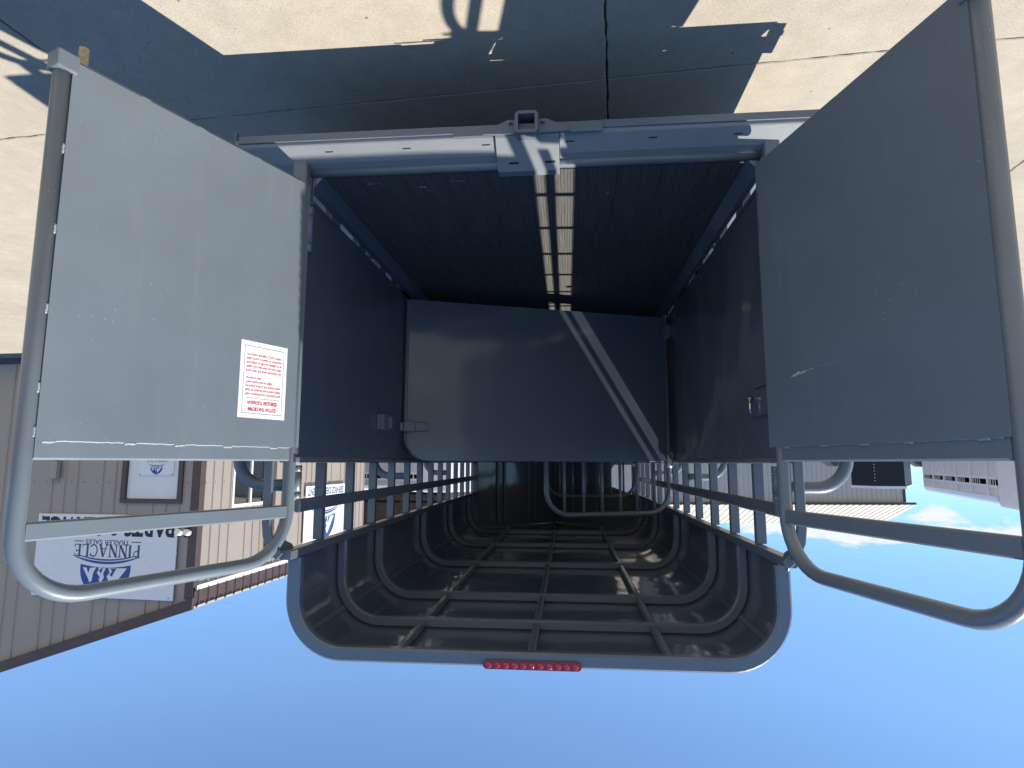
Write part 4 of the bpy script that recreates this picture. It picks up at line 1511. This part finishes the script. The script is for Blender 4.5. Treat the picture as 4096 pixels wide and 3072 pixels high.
def pickup(label, loc, rz, mat):
    r = tag(empty('pickup_truck', loc, rz), label, 'truck', 'pickup trucks parked in the lot')
    body = MB()
    body.prism([(-2.8, 0.5), (2.75, 0.5), (2.85, 0.75), (2.80, 1.12), (1.35, 1.22), (-0.75, 1.22), (-2.8, 1.2)], 'y', -0.95, 0.95)
    b = link_mesh('body', body, mat, r, recalc=True, bevel=0.06)
    cabm = MB()
    vs = []
    for (x, z, hw) in ((1.35, 1.221, 0.9), (0.62, 1.88, 0.72), (-0.45, 1.90, 0.72), (-0.72, 1.221, 0.9)):
        vs += [(x, -hw, z), (x, hw, z)]
    cabm.add(vs, [(0, 1, 3, 2), (2, 3, 5, 4), (4, 5, 7, 6), (0, 2, 4, 6), (1, 7, 5, 3), (0, 6, 7, 1)])
    link_mesh('cab', cabm, mat, r, recalc=True, bevel=0.05)
    for s in (-1, 1):
        gl = MB()
        gl.add([(1.12, s * 0.872, 1.27), (0.58, s * 0.752, 1.80), (-0.38, s * 0.748, 1.82), (-0.58, s * 0.872, 1.27)], [(0, 1, 2, 3)])
        link_mesh('side_window', gl, 'glass', r)
        for x in (1.75, -1.75):
            w_ = wheel(r, 0, 0, 0, r=0.39, w=0.26, s=s)
            w_.rotation_euler = (0, 0, PI / 2); w_.location = (x, s * 0.86, 0.39)
    wsd = MB()
    wsd.add([(1.30, -0.78, 1.29), (1.30, 0.78, 1.29), (0.70, 0.64, 1.83), (0.70, -0.64, 1.83)], [(0, 1, 2, 3)])
    link_mesh('windscreen', wsd, 'glass', r)
    return r


pickup('dark pickup truck parked before the beige building', (-16.2, 35.0, 0), 0.05, 'truck_dark')
pickup('maroon pickup truck between the black trailer and white trailer', (-18.6, 30.5, 0), 0.3, 'truck_red')

# dark open-fronted shed beyond the workshop
sh = tag(empty('timber_shed', (4.3, 20.3, 0), 0.05), 'dark brown open-fronted timber shed behind the parked trailer', 'shed')
link_mesh('back_wall', MB().box(0, 5.0, 3.0, 3.1, 0, 4.4), 'timber', sh)
link_mesh('side_wall', MB().box(0, 0.1, 0.1, 2.999, 0, 4.2), 'timber', sh)
link_mesh('side_wall', MB().box(4.9, 5.0, 0.1, 2.999, 0, 4.2), 'timber', sh)
for x in (0.0, 1.65, 3.3, 4.85):
    link_mesh('post', MB().box(x, x + 0.15, -0.06, 0.09, 0, 4.0), 'timber', sh)
link_mesh('roof', MB().prism([(-0.5, 4.05), (3.5, 4.55), (3.5, 4.67), (-0.5, 4.17)], 'x', -0.3, 5.3), 'brown', sh, recalc=True)
link_mesh('beam', MB().box(0.0, 5.0, -0.075, -0.061, 2.9, 3.12), 'timber', sh)
link_mesh('header_boards', MB().box(0.0, 5.0, -0.02, 0.08, 3.2, 4.02), 'timber', sh)

# white van trailer with a red stripe, far behind the nose
vt = tag(empty('box_trailer', (0.6, 33.0, 0), 0.0), 'tall white box trailer with red stripe far behind the slats', 'trailer')
link_mesh('body', MB().box(0, 9.0, 0, 2.5, 1.0, 4.3), 'tr_white', vt, bevel=0.04)
link_mesh('stripe', MB().box(0.05, 8.95, -0.012, -0.002, 2.15, 2.40), 'tr_red', vt)
link_mesh('stripe', MB().box(0.05, 8.95, -0.012, -0.002, 3.05, 3.65), 'tr_blue', vt)
link_mesh('chassis', MB().box(0.2, 8.8, 0.4, 2.1, 0.75, 0.999), 'tr_dark', vt)
for x in (1.2, 2.5):
    for s, y in ((-1, 0.18), (1, 2.32)):
        w_ = wheel(vt, 0, 0, 0, r=0.5, w=0.3, s=s)
        w_.rotation_euler = (0, 0, PI / 2); w_.location = (x, y, 0.5)
link_mesh('landing_leg', MB().box(7.6, 7.75, 0.5, 0.65, 0.0, 0.76), 'tr_dark', vt)
link_mesh('landing_leg', MB().box(7.6, 7.75, 1.85, 2.0, 0.0, 0.76), 'tr_dark', vt)
